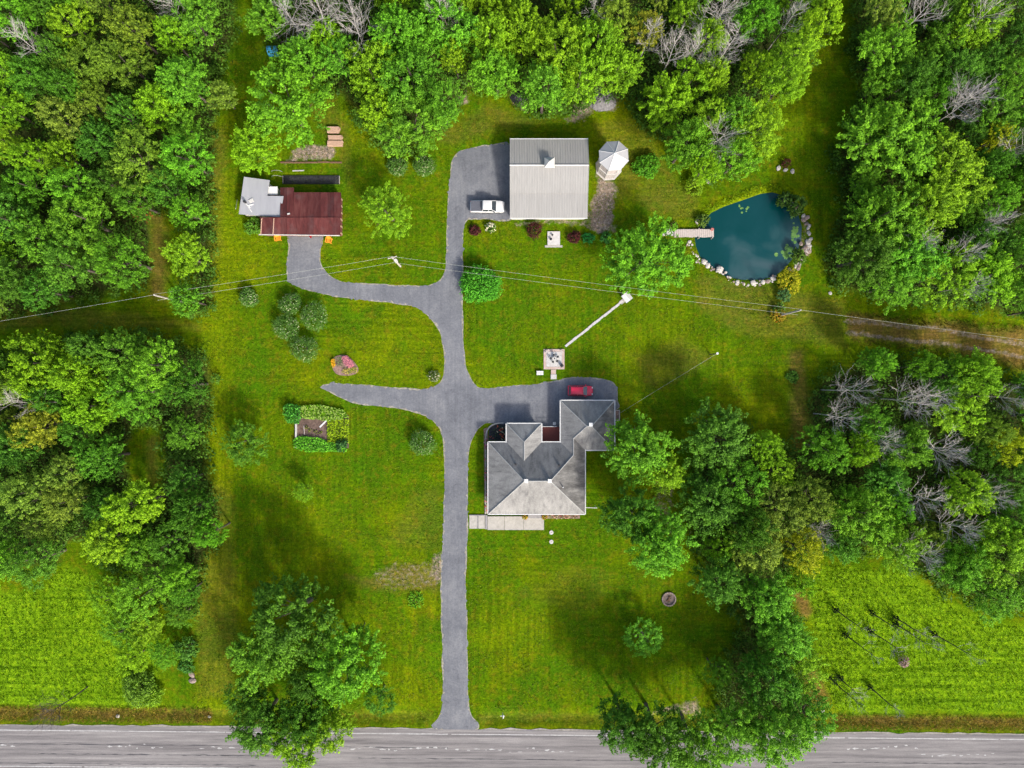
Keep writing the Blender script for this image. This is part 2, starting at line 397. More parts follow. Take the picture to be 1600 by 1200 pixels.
t = NT('grass_ground')
v = t.coord()
big = t.noise(v, .07, 5, .65, .6); mid = t.noise(v, .35, 4, .6); sm = t.noise(v, 1.5, 4, .7); fine = t.noise(v, 4.5, 3, .75)
vy = t.coord((1.6, .09, 1)); vx = t.coord((.09, 1.6, 1), (0, 0, .12)); sty = t.noise(vy, 1.0, 3, .6); stx = t.noise(vx, 1.0, 3, .6)
stm = t.mix(t.ramp(t.noise(v, .03, 2), [(.42, (0, 0, 0)), (.58, (1, 1, 1))]), sty, stx)
base = t.ramp(big, [(.32, (.046, .114, .0025)), (.46, (.078, .148, .0020)), (.58, (.114, .168, .0020)), (.7, (.158, .190, .0028))])
base = t.mix(t.ramp(t.noise(t.coord((1, 1, 1), (0, 0, 1.1)), .11, 5, .7, .8), [(.46, (0, 0, 0)), (.6, (.85, .85, .85))]), base, (.048, .135, .0030))
base = t.mix(t.ramp(mid, [(.35, (0, 0, 0)), (.75, (.75, .75, .75))]), base, (.048, .100, .0035))
base = t.mix(t.ramp(t.noise(v, .8, 3, .6, .5), [(.5, (0, 0, 0)), (.74, (.62, .62, .62))]), base, (.150, .120, .008))
za = t.add('ShaderNodeAttribute', attribute_name='za'); zb = t.add('ShaderNodeAttribute', attribute_name='zb')
sa = t.add('ShaderNodeSeparateColor'); sb = t.add('ShaderNodeSeparateColor')
t.link(za.outputs['Color'], sa.inputs[0]); t.link(zb.outputs['Color'], sb.inputs[0])
base = t.mix(t.math('MULTIPLY', sb.outputs[1], .7), base, (.185, .240, .003))
meadc = t.ramp(t.noise(v, 1.1, 5, .75), [(.3, (.075, .155, .005)), (.5, (.125, .245, .006)), (.7, (.19, .29, .010))])
meadc = t.mix(.9, meadc, t.ramp(t.noise(t.coord((.04, 1, 1)), .9, 3, .6), [(.36, (.5, .56, .5)), (.48, (1, 1, 1)), (.7, (1.2, 1.12, 1))]), 'MULTIPLY')
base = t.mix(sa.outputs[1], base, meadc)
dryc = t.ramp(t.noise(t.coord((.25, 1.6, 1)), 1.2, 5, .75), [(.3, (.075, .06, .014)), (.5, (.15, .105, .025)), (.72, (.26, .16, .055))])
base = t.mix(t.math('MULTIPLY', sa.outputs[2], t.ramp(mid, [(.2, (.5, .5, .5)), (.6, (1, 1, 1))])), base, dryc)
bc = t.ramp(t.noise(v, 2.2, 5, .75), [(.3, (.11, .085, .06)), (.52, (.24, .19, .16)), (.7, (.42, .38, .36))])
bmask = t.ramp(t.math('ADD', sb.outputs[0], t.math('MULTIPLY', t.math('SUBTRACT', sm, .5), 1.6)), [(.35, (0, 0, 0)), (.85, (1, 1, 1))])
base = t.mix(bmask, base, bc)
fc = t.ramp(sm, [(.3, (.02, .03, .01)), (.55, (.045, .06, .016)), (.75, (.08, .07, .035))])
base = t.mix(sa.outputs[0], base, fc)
strk = t.ramp(stm, [(.32, (.68, .72, .68)), (.5, (1, 1, 1)), (.68, (1.3, 1.22, 1.1))])
base = t.mix(.85, base, strk, 'MULTIPLY')
fr = t.ramp(fine, [(.25, (.55, .58, .5)), (.5, (1, 1, 1)), (.75, (1.5, 1.42, 1.3))])
base = t.mix(.95, base, fr, 'MULTIPLY')
sr = t.ramp(t.noise(v, 1.9, 3, .7), [(.3, (.62, .68, .62)), (.5, (1, 1, 1)), (.7, (1.42, 1.34, 1.1))])
base = t.mix(.95, base, sr, 'MULTIPLY')
t.color(base); t.b.inputs['Roughness'].default_value = .95; t.b.inputs['Specular IOR Level'].default_value = 0.0
t.bump(t.math('ADD', fine, t.math('MULTIPLY', sm, 1.5)), .75, .16)
M['ground'] = t.m
ground = link_mesh('ground', gme, None, M['ground']); tag(ground, kind='structure')

# ------------------------------------------------------------------ driveway, road, pond
def gravel_drive():
    t = NT('chip_seal'); v = t.coord()
    f = t.noise(v, .18, 4, .6, .6); g = t.noise(v, 3.2, 4, .85); s1 = t.noise(t.coord((2.2, .1, 1)), 1, 3, .6); s2 = t.noise(v, 1.1, 4, .7)
    c = t.ramp(f, [(.3, (.115, .122, .140)), (.5, (.150, .157, .176)), (.72, (.192, .198, .213))])
    c = t.mix(.8, c, t.ramp(g, [(.25, (.62, .62, .63)), (.5, (1, 1, 1)), (.75, (1.35, 1.35, 1.33))]), 'MULTIPLY')
    c = t.mix(.6, c, t.ramp(s1, [(.3, (.84, .84, .85)), (.6, (1.08, 1.08, 1.08))]), 'MULTIPLY')
    c = t.mix(.7, c, t.ramp(s2, [(.3, (.82, .82, .84)), (.7, (1.14, 1.13, 1.1))]), 'MULTIPLY')
    c = t.mix(.75, c, t.ramp(t.noise(v, .55, 5, .75, 1.0), [(.30, (.66, .66, .68)), (.42, (1, 1, 1)), (.62, (1, 1, 1)), (.74, (1.22, 1.2, 1.14))]), 'MULTIPLY')
    t.color(c); t.b.inputs['Roughness'].default_value = .95; t.b.inputs['Specular IOR Level'].default_value = .15
    t.bump(g, .5, .04); return t.m
M['drive'] = gravel_drive()
M['verge'] = nmat('loose_verge_gravel', (0.154, 0.140, 0.091), (0.350, 0.329, 0.294), 2.4, .95, .5)
drv = smooth_poly([P(*p) for p in DRIVE], .36, .0)
dv = [(x + R.gauss(0, .13), y + R.gauss(0, .13)) for x, y in drv]
sheet('driveway', dv, .024, 'drive')
ov = offset_poly(drv, .10); 
nv = lumpy(np.array([p[0] for p in ov]), np.array([p[1] for p in ov]), .9, 31)
ov = [(p[0] + (p[0] - q[0]) * max(-1.5, n * 2.2) + R.gauss(0, .08), p[1] + (p[1] - q[1]) * max(-1.5, n * 2.2) + R.gauss(0, .08)) for p, q, n in zip(ov, drv if (len(drv) == len(ov)) else ov, nv)]
# offset_poly may reverse the ring; only use the verge when it stays matched
aa = sum(drv[i][0] * drv[(i + 1) % len(drv)][1] - drv[(i + 1) % len(drv)][0] * drv[i][1] for i in range(len(drv)))
base_ring = drv if aa > 0 else drv[::-1]
ov = []
off = offset_poly(base_ring, 1.0)
bx = np.array([p[0] for p in base_ring]); by = np.array([p[1] for p in base_ring])
nv = lumpy(bx, by, .8, 31) + .4 * lumpy(bx, by, 3.0, 32)
for (x, y), (ox, oy), n in zip(base_ring, off, nv):
    d = max(-.05, .10 + .16 * n); d = min(d, .4)
    L = math.hypot(ox - x, oy - y) or 1
    ov.append((x + (ox - x) / L * d, y + (oy - y) / L * d))
sheet('gravel_verge', ov, .012, 'verge')

def road_mat():
    t = NT('old_asphalt'); v = t.coord(); rot = (0, 0, .0093)
    s1 = t.noise(t.coord((.03, 1.0, 1), rot), 1.1, 4, .6); s2 = t.noise(t.coord((.2, 2.4, 1), rot), 1.2, 4, .7); g = t.noise(v, 6, 3, .8)
    c = t.ramp(s1, [(.3, (.115, .108, .112)), (.5, (.185, .175, .176)), (.7, (.26, .248, .245))])
    c = t.mix(.8, c, t.ramp(s2, [(.3, (.74, .74, .75)), (.7, (1.18, 1.17, 1.16))]), 'MULTIPLY')
    c = t.mix(.7, c, t.ramp(g, [(.25, (.7, .7, .7)), (.75, (1.25, 1.25, 1.25))]), 'MULTIPLY')
    t.color(c); t.b.inputs['Roughness'].default_value = .9; t.b.inputs['Specular IOR Level'].default_value = .2; t.bump(g, .4, .03)
    return t.m
M['road'] = road_mat(); M['shoulder'] = nmat('shoulder_gravel', (.17, .16, .13), (.33, .31, .28), 1.6, .95, .5)
def road_strip(x0, x1, d0, d1, n, jit, seed):
    rr = random.Random(seed); up, lo = [], []
    for i in range(n + 1):
        x = x0 + (x1 - x0) * i / n
        up.append(P(x, road_y(x) + d0 + rr.gauss(0, jit))); lo.append(P(x, road_y(x) + d1 + rr.gauss(0, jit)))
    return lo + up[::-1]
sheet('road_shoulder', road_strip(-6000, 8000, 0, 75, 900, .8, 5), .008, 'shoulder')
road = sheet('road', road_strip(-6000, 8000, 2.0, 72, 500, .35, 6), .03, 'road')
def road_part(name, x0, x1, d0, d1, z, mat, n, jit, seed):
    return sheet(name, road_strip(x0, x1, d0, d1, n, jit, seed), z, mat, road)
for i, (a, b) in enumerate(((-400, 110), (112, 352), (353, 700), (705, 1040), (1043, 1320), (1325, 1560), (1563, 2000))):
    road_part('edge_line', a, b, 8.3, 9.7, .035, 'mark', 30, .16, 20 + i)
    road_part('edge_line', a + 20, b + 18, 64.6, 66.0, .035, 'mark', 30, .16, 40 + i)
rr = random.Random(77)
for a, b, d in ((0, 16, 38), (168, 250, 38), (310, 385, 38), (545, 560, 38), (575, 640, 38), (640, 722, 36), (728, 800, 39), (806, 850, 37), (860, 905, 40), (1322, 1362, 30), (1364, 1440, 28), (1436, 1470, 40), (1470, 1530, 38), (1536, 1556, 39)):
    x = a; kk_ = 0
    while x < b:
        kk_ += 1
        w = rr.uniform(3, 13); yy = road_y(x) + d - 5 + rr.gauss(0, 1.6); hh_ = rr.uniform(.5, 1.9); ph_ = rr.uniform(0, 6)
        poly = [P(x + w * .5 * (1 + math.cos(q) * (.75 + .25 * math.sin(2 * q + ph_))), yy + hh_ * math.sin(q) * (.7 + .3 * math.sin(3 * q + ph_))) for q in [k * 2 * math.pi / 14 for k in range(14)]]
        sheet('worn_paint_patch', poly, .0335 + .0007 * (kk_ % 9), 'mark', road)
        x += w + rr.uniform(1, 9)
for a, b, d in ((0, 700, 30), (60, 420, 45), (560, 1040, 47), (1300, 1650, 47), (1310, 1640, 60), (0, 400, 60)):
    road_part('tar_seam', a, b, d, d + .7, .0335, 'tar', 60, .35, a + b + d)

def water_mat():
    t = NT('pond_water'); v = t.coord()
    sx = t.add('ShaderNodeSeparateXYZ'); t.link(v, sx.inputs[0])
    gr = t.math('MULTIPLY', t.math('SUBTRACT', t.math('SUBTRACT', sx.outputs[0], sx.outputs[1]), 15.5), .028)   # cloud reflection put into the colour: soft patches, paler towards the lower right bank
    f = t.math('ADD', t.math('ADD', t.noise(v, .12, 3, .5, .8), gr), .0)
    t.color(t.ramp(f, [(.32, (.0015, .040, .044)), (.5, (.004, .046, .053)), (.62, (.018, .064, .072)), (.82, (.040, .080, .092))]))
    t.b.inputs['Roughness'].default_value = .06; t.b.inputs['IOR'].default_value = 1.33; t.b.inputs['Specular IOR Level'].default_value = .5
    t.bump(t.noise(v, 1.5, 3), .05, .02); return t.m
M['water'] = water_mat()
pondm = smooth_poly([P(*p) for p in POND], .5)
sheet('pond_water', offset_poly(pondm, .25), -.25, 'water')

# ------------------------------------------------------------------ foliage builders
def leaves_mesh(name, C, N, S, V, wid=.62, fold=.14):
    C = np.asarray(C); N = np.asarray(N); S = np.asarray(S)[:, None]
    N = N / (np.linalg.norm(N, axis=1, keepdims=True) + 1e-9)
    A = rng.normal(size=C.shape); T = A - (A * N).sum(1, keepdims=True) * N; T /= np.linalg.norm(T, axis=1, keepdims=True) + 1e-9
    B = np.cross(N, T)
    v = np.stack([C - T * S * .5, C + B * S * wid * .5 + N * S * fold, C + T * S * .5, C - B * S * wid * .5 + N * S * fold], 1).reshape(-1, 3)
    q = np.arange(len(C) * 4).reshape(-1, 4)
    return fast_mesh(name, v, q, V)

def unit(n): 
    a = rng.normal(size=(n, 3)); return a / np.linalg.norm(a, axis=1, keepdims=True)

def clumps_to_leaves(cc, cn, cr, per, leaf, spike=1.0, upb=.35, jit=.5):
    """clump centres, outward normals, clump radius -> leaf arrays"""
    Cs, Ns, Ss, Vs = [], [], [], []
    for c, n, r in zip(cc, cn, cr):
        m = max(6, int(per * R.uniform(.75, 1.25)))
        a = n + np.array([0, 0, upb]) + rng.normal(size=3) * .22; a /= np.linalg.norm(a)
        tt = rng.uniform(-.7, 1.0, m); rad = unit(m); rad -= (rad @ a)[:, None] * a
        rad *= (rng.uniform(0, 1, (m, 1)) ** .5) / (np.linalg.norm(rad, axis=1, keepdims=True) + 1e-9)
        wdt = r * .62 * (1.05 - .62 * np.clip(tt, 0, 1))
        p = c + a * (tt * r * spike)[:, None] + rad * wdt[:, None]
        Cs.append(p); Ns.append(rad * .45 + a * .35 + np.array([0, 0, .55]) + rng.normal(size=(m, 3)) * jit)
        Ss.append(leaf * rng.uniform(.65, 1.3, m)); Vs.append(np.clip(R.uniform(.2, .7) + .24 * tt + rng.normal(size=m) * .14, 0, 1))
    return np.concatenate(Cs), np.concatenate(Ns), np.concatenate(Ss), np.concatenate(Vs)

def make_tree(kind):
    """broadleaf about 13 m tall, crown radius 4.5 m; returns (trunk mesh, crown mesh)"""
    RR, zc = 4.5, 8.2
    lobes = [(np.array([R.gauss(0, .4), R.gauss(0, .4), zc + R.uniform(1.6, 2.4)]), R.uniform(1.9, 2.4))]
    n = R.randint(7, 10); a0 = R.uniform(0, 6)
    for i in range(n):
        a = a0 + 6.283 * i / n + R.gauss(0, .22); d = RR * R.uniform(.42, .66)
        lobes.append((np.array([d * math.cos(a), d * math.sin(a), zc + R.uniform(-1.6, 1.5)]), RR * R.uniform(.30, .46)))
    for i in range(4):
        a = R.uniform(0, 6.28); d = RR * R.uniform(.1, .4)
        lobes.append((np.array([d * math.cos(a), d * math.sin(a), zc + R.uniform(-2.6, .8)]), RR * R.uniform(.35, .45)))
    per, leaf, rc, dens, spike = {'maple': (50, .255, .55, 10.0, 1.65), 'ash': (42, .23, .50, 10.0, 1.35), 'fine': (52, .20, .52, 10.0, 1.4)}[kind]
    cc, cn, cr = [], [], []
    for i, (lc, lr) in enumerate(lobes):
        m = int(dens * lr * lr); u = unit(m * 2); u = u[u[:, 2] > -.45][:m]
        for w in u:
            p = lc + w * lr * np.array([1, 1, .9]) * R.uniform(.82, 1.08)
            if any(j != i and np.linalg.norm(p - l2) < r2 * .72 for j, (l2, r2) in enumerate(lobes)): continue
            if kind == 'ash' and R.random() < .12: continue
            cc.append(p); cn.append(w); cr.append(rc * R.uniform(.7, 1.35))
    C, N, S, V = clumps_to_leaves(cc, cn, cr, per, leaf, spike)
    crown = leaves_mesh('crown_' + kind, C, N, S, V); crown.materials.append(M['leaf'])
    g = G(); bend = [(0, 0, 0), (R.gauss(0, .1), R.gauss(0, .1), 2.5), (R.gauss(0, .2), R.gauss(0, .2), 5.5), (R.gauss(0, .25), R.gauss(0, .25), zc + 1.5)]
    g.tube(bend, [.3, .22, .17, .06], 7)
    for lc, lr in lobes[1:8]:
        z0 = R.uniform(3.6, 6); q = (bend[2][0] * .8, bend[2][1] * .8, z0); e = lc + np.array([0, 0, -.2])
        mid_ = (q[0] * .5 + e[0] * .5, q[1] * .5 + e[1] * .5, q[2] * .55 + e[2] * .45 - .2)
        g.tube([q, mid_, tuple(e)], [.11, .07, .03], 5)
    me = bpy.data.meshes.new('trunk'); me.from_pydata(g.v, [], g.f); me.materials.append(M['bark'])
    return me, crown

KINDS = {'maple': [make_tree('maple') for _ in range(6)], 'ash': [make_tree('ash') for _ in range(5)], 'fine': [make_tree('fine') for _ in range(4)]}

def make_dead(hh=12.0, seed=0, sparse=False):
    r = random.Random(seed); gt, gb = G(), G()
    lean = (r.gauss(0, .35), r.gauss(0, .35))
    path = [(lean[0] * (k / 5) ** 2 + r.gauss(0, .05), lean[1] * (k / 5) ** 2 + r.gauss(0, .05), hh * k / 5) for k in range(6)]; path[0] = (0, 0, 0)
    gt.tube(path, [.20, .16, .12, .09, .05, .015] if sparse else [.13, .10, .08, .06, .04, .015], 5)
    def at(z):
        k = min(4, int(z / hh * 5)); f = z / hh * 5 - k; a, b = path[k], path[k + 1]
        return Vector((a[0] + (b[0] - a[0]) * f, a[1] + (b[1] - a[1]) * f, z))
    def grow(p, d, L, rad, lev):
        q1 = p + d * L * .5 + Vector((r.gauss(0, .05), r.gauss(0, .05), .04 * L)); q2 = q1 + (d + Vector((r.gauss(0, .22), r.gauss(0, .22), .2))).normalized() * L * .5
        gb.tube([p, q1, q2], [rad, rad * .75, rad * .35], 3, False)
        if lev > 0:
            for _ in range(r.randint(4, 6) if lev == 2 else r.randint(3, 5)):
                s = r.uniform(.3, 1); b = p.lerp(q1, s * 2) if s < .5 else q1.lerp(q2, s * 2 - 1)
                dd = (d + Vector((r.gauss(0, .55), r.gauss(0, .55), r.gauss(.15, .3)))).normalized()
                grow(b, dd, L * r.uniform(.38, .6), rad * .55, lev - 1)
    nb = 9 if sparse else 20
    for i in range(nb):
        z = hh * r.uniform(.5 if sparse else .42, .97); a = r.uniform(0, 6.283)
        d = Vector((math.cos(a), math.sin(a), r.uniform(.5, 1.3))).normalized()
        grow(at(z), d, (hh - z) * .35 + r.uniform(.7, 1.5) * (.7 if sparse else 1.1), .03, 2 if not sparse or i % 2 else 1)
    me1 = bpy.data.meshes.new('dead_trunk'); me1.from_pydata(gt.v, [], gt.f)
    me2 = bpy.data.meshes.new('dead_branches'); me2.from_pydata(gb.v, [], gb.f)
    return me1, me2
DEAD = [make_dead(12, 100 + i) for i in range(5)]
for a, b in DEAD: a.materials.append(M['deadwood']); b.materials.append(M['deadwood'])
DEADSPARSE = [make_dead(12, 200 + i, True) for i in range(3)]
for a, b in DEADSPARSE: a.materials.append(M['darkwood']); b.materials.append(M['deadwood'])

TINT = {'L': (.190, .395, .016), 'M': (.120, .325, .022), 'D': (.068, .190, .017), 'O': (.165, .285, .034), 'Y': (.30, .41, .012), 'B': (.086, .240, .022), 'R': (.27, .31, .03)}
TWORD = {'L': 'lime', 'M': 'green', 'D': 'dark', 'O': 'olive', 'Y': 'yellowish', 'B': 'bluish', 'R': 'rusty'}
def tint_of(k, var=.14):
    c = TINT[k]; b = R.uniform(1 - var, 1 + var); return (c[0] * b * R.uniform(.88, 1.12), c[1] * b, c[2] * b * R.uniform(.8, 1.2), 1)

def place_tree(cx, cy, r, tk, kind, h, label, group=None, name='broadleaf_tree', cat='tree'):
    hc = .64 * h; s = (ALT - hc) / ALT
    bx, by = P(800 + (cx - 800) * s, 600 + (cy - 600) * s)
    tr, cr = R.choice(KINDS[kind])
    o = thing(name, label, cat, (bx, by, 0), R.uniform(0, 6.28), group)
    rs = r / K * s / 4.6; o.scale = (rs, rs, h / 13.0)
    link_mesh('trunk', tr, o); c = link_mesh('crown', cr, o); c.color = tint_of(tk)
    return o

KEY = []   # (x, y, r) already taken
def key_tree(cx, cy, r, tk, kind, h, label, group=None):
    KEY.append((cx, cy, r)); return place_tree(cx, cy, r, tk, kind, h, label, group)

# single trees with a look or place of their own
key_tree(605, 331, 47, 'L', 'fine', 8.5, 'round yellow-green tree on the lawn between shed and driveway')
key_tree(450, 165, 72, 'M', 'maple', 13, 'large bright maple behind the rusty-roofed shed')
key_tree(398, 232, 38, 'L', 'maple', 9, 'yellow-green tree overhanging the grey metal roof of the shed')
key_tree(347, 150, 27, 'O', 'ash', 8, 'small greyish green tree at the left of the big maple behind the shed')
key_tree(1006, 404, 63, 'M', 'maple', 9, 'broad green maple on the lawn left of the pond')
key_tree(1000, 700, 57, 'M', 'maple', 13, 'leafy green tree touching the right side of the garage roof')
key_tree(1042, 738, 34, 'L', 'maple', 11, 'smaller yellow-green tree just right of the tree beside the garage')
key_tree(1118, 690, 60, 'D', 'maple', 13, 'large dark green tree second to the right of the garage')
key_tree(985, 800, 45, 'D', 'maple', 14, 'dark green tree right of the house, near its lower corner')
key_tree(1030, 852, 51, 'M', 'maple', 15, 'green tree on the front lawn right of and below the house')
key_tree(1112, 782, 54, 'D', 'maple', 13, 'loose green tree between the two dark trees right of the house')
key_tree(1008, 998, 32, 'M', 'ash', 5.5, 'young round tree standing alone on the front lawn')
key_tree(382, 692, 40, 'B', 'ash', 7, 'spreading deep green tree left of the vegetable garden')
key_tree(474, 768, 16, 'L', 'fine', 4.5, 'small sapling on the lawn below the vegetable garden')
gl = 'trees in the clump beside the road left of the driveway'
for a in ((485, 1062, 36, 'D', 'maple', 12, 'broad green tree in the middle of the roadside clump'), (385, 1090, 34, 'D', 'ash', 13, 'dark tree at the left middle of the roadside clump'), (475, 1120, 46, 'D', 'maple', 13, 'dark tree of the roadside clump just above the road edge'),
          (455, 970, 72, 'D', 'maple', 17, 'tallest dark tree topping the roadside clump left of the driveway'),
          (420, 1025, 50, 'M', 'maple', 15, 'grey-green tree at the left flank of the roadside clump'),
          (535, 1035, 62, 'M', 'maple', 15, 'spreading green tree at the right flank of the roadside clump'),
          (405, 1130, 52, 'D', 'maple', 13, 'dark tree at the lower left of the roadside clump'),
          (455, 1150, 45, 'L', 'maple', 13, 'yellow-green tree of the roadside clump overhanging the road'),
          (515, 1130, 45, 'L', 'maple', 12, 'bright tree of the roadside clump hanging over the road edge'),
          (560, 990, 15, 'D', 'ash', 8, 'thin dark sapling above the right of the roadside clump'),
          (592, 1092, 26, 'B', 'ash', 8, 'small blue-green tree at the right end of the roadside clump')):
    key_tree(*a[:6], a[6], gl)
gr = 'trees in the clump beside the road right of the driveway'
for a in ((975, 1130, 42, 'D', 'maple', 15, 'leftmost dark tree of the clump over the road, right of the driveway'),
          (1030, 1150, 55, 'D', 'maple', 17, 'dark broad tree over the road, second from left in the right clump'),
          (1090, 1165, 52, 'M', 'maple', 16, 'green tree over the road, third from left in the right clump'),
          (1150, 1150, 50, 'M', 'ash', 16, 'green tree over the road, fourth from left in the right clump'),
          (1215, 1140, 52, 'M', 'maple', 16, 'green tree over the road, fifth from left in the right clump'),
          (1265, 1120, 42, 'M', 'ash', 14, 'rightmost tree of the roadside clump beside the hay meadow'),
          (1120, 1050, 24, 'M', 'ash', 9, 'small bushy tree above the right roadside clump'),
          (1195, 1060, 42, 'B', 'maple', 14, 'deep green tree above the right roadside clump'),
          (1225, 990, 40, 'M', 'maple', 13, 'green tree left of the orange dry patch by the meadow'),
          (1120, 910, 42, 'D', 'maple', 13, 'dark tree right of the stone fire ring')):
    key_tree(*a[:6], a[6], gr)

WOODLIST = [(245,165,38,'L','maple'),(290,130,40,'M','maple'),(300,30,45,'M','ash'),(268,60,30,'L','ash'),(200,40,40,'O','ash'),(193,95,40,'O','ash'),(288,245,42,'M','ash'),(215,252,54,'O','ash'),(95,240,30,'L','maple'),
 (110,290,36,'M','ash'),(130,345,58,'M','ash'),(60,370,45,'M','ash'),(190,405,44,'M','ash'),(292,330,30,'M','ash'),(290,400,32,'L','fine'),(290,468,26,'M','maple'),(190,555,45,'M','ash'),(60,565,48,'L','maple'),(120,590,40,'L','maple'),(245,572,45,'M','ash'),(290,600,36,'D','ash'),
 (415,30,30,'M','maple'),(510,60,28,'L','maple'),(528,88,32,'M','maple'),(470,88,32,'M','maple'),(580,115,42,'L','maple'),(640,110,58,'M','maple'),(620,55,42,'M','maple'),(700,40,48,'M','maple'),(765,60,44,'L','maple'),(640,190,58,'M','maple'),(590,180,32,'L','maple'),(690,160,38,'M','fine'),(775,115,40,'M','maple'),
 (815,55,38,'L','maple'),(870,75,56,'L','maple'),(935,60,44,'L','maple'),(850,140,42,'M','maple'),(905,120,44,'L','maple'),(962,35,38,'O','ash'),(1010,45,28,'R','ash'),(1070,18,28,'L','fine'),(1112,58,30,'L','maple'),(1180,30,38,'M','maple'),(1036,160,42,'L','maple'),(1078,128,34,'L','ash'),(1112,120,28,'L','maple'),(1102,185,34,'L','ash'),(1072,225,40,'M','maple'),(1150,180,34,'M','maple'),(1185,205,46,'L','fine'),(1152,250,36,'M','ash'),(1100,262,26,'L','fine'),
 (1240,85,44,'L','fine'),(1282,36,38,'L','fine'),(1225,132,36,'L','fine'),(1382,22,34,'O','fine'),(1390,76,48,'M','maple'),(1530,32,42,'L','maple'),(1382,215,70,'M','maple'),(1487,265,58,'L','maple'),(1560,180,42,'M','ash'),(1562,215,26,'Y','ash'),(1380,335,56,'M','maple'),(1450,325,50,'L','maple'),(1352,400,48,'D','maple'),(1422,402,52,'M','maple'),(1392,446,46,'M','fine'),(1480,428,52,'L','fine'),(1545,432,46,'L','maple'),(1372,565,26,'M','maple'),(1442,572,26,'M','ash'),(1522,585,38,'L','maple'),
 (60,665,40,'R','fine'),(150,632,38,'L','maple'),(205,612,52,'M','ash'),(98,742,34,'O','ash'),(40,772,40,'O','ash'),(100,785,34,'O','ash'),(215,787,38,'L','maple'),(300,795,34,'D','maple'),(328,832,26,'M','maple'),(165,845,38,'L','maple'),(215,860,32,'M','maple'),(262,850,34,'B','ash'),(230,925,44,'M','fine'),(170,935,34,'L','fine'),(280,900,30,'M','maple'),(282,960,26,'B','ash'),(230,980,30,'L','fine'),(190,985,32,'M','fine'),(255,1022,26,'M','fine'),(292,925,24,'B','ash'),(205,1030,26,'L','fine'),
 (1500,640,44,'L','fine'),(1580,700,32,'Y','ash'),(1360,660,34,'M','ash'),(1510,770,38,'L','maple'),(1340,800,46,'M','maple'),(1400,850,44,'L','fine'),(1560,860,50,'L','maple'),(1290,700,40,'M','ash'),(1220,800,46,'O','ash'),(1270,780,40,'O','ash'),(1160,760,44,'M','ash'),(1180,860,48,'O','ash'),(1200,930,44,'M','maple'),(1170,830,36,'D','maple'),(1420,700,36,'M','maple'),(1255,860,40,'Y','ash'),(1500,880,40,'M','maple'),(1470,590,34,'D','ash')]
DEADLIST = [(450,20,36),(500,25,38),(545,12,36),(560,45,36),(1050,85,26),(1085,80,26),(1012,62,24),(1145,62,30),(1112,30,26),(1125,90,24),(1120,215,30),(1232,36,22),(1440,22,30),(1510,150,32),(1545,20,26),(1498,170,30),(1135,10,26),(1330,610,26),(1420,625,34),(1460,620,30),(1385,690,26),(1470,700,32),(1440,780,28),(1490,825,28),(1430,870,30),(1540,770,26),(1310,650,24),(1280,830,20),(1575,620,24),(1430,380,26),(1500,395,24),(1550,350,22),(1590,230,24),(40,630,26),(45,70,28),(690,20,24),(930,8,22),(270,10,24),(1520,445,20)]
DKEY = [(x, y, r * .75) for x, y, r in DEADLIST]
def in_poly(x, y, poly): return bool(np_inside(np.array([float(x)]), np.array([float(y)]), poly)[0])
def wood_of(x, y):
    best, bd = None, 1e9
    for k, poly in WOODS.items():
        a = np.array([float(x)]), np.array([float(y)]); d = -float(np_sd(a[0], a[1], poly)[0])
        if d < bd: best, bd = k, d
    return best
ORD = ['first','second','third','fourth','fifth','sixth','seventh','eighth','ninth','tenth','eleventh','twelfth','thirteenth','fourteenth','fifteenth','sixteenth','seventeenth','eighteenth','nineteenth','twentieth'] + ['twenty-' + w for w in ('first','second','third','fourth','fifth','sixth','seventh','eighth','ninth')]
TRACKS = [[(234,335),(262,335),(262,470),(234,470)]]
def edge_gap(x, y, poly): return float(np_dist(np.array([float(x)]), np.array([float(y)]), poly)[0])
specs = []          # (x, y, r, tint, kind, height, wood)
all_trees = list(KEY)
for x, y, r, tk, kd in WOODLIST:
    all_trees.append((x, y, r))
    h = 9 + r * .11 + R.uniform(-1, 1) if r < 36 else 11.5 + R.uniform(0, 3.5)
    if 820 < y < 1060 and x < 300: h *= .7 if y < 950 else .5
    specs.append((x, y, r, tk, kd, h, wood_of(x, y)))
PAL = {'upper left wood': ('MBMOBMBL', ('ash', 'ash', 'ash', 'maple')), 'lower left wood': ('MOBBDMB', ('ash', 'maple', 'ash')), 'top wood': ('LLMMLO', ('maple', 'maple', 'fine', 'ash')),
       'upper right wood': ('MMDDOBM', ('maple', 'ash', 'fine')), 'lower right wood': ('MLDMBO', ('ash', 'maple', 'ash', 'fine'))}
taken = all_trees + DKEY
for wname, poly in WOODS.items():
    xs = [p[0] for p in poly]; ys = [p[1] for p in poly]
    for _ in range(2600):
        x, y = R.uniform(min(xs), max(xs)), R.uniform(min(ys), max(ys)); r = R.uniform(26, 44)
        if x < -45 or x > 1645 or y < -45 or y > 1245: continue
        if not in_poly(x, y, poly) or any(in_poly(x, y, h) for h in W_HOLES): continue
        if edge_gap(x, y, poly) < .5 * r or any(edge_gap(x, y, h) < .8 * r for h in W_HOLES + TRACKS): continue
        if any((x - a) ** 2 + (y - b) ** 2 < (.69 * (r + c)) ** 2 for a, b, c in taken): continue
        taken.append((x, y, r)); pal, kinds = PAL[wname]
        specs.append((x, y, r, R.choice(pal), R.choice(kinds), R.uniform(8.5, 13.5), wname))
print('TREES', len(specs) + len(KEY))
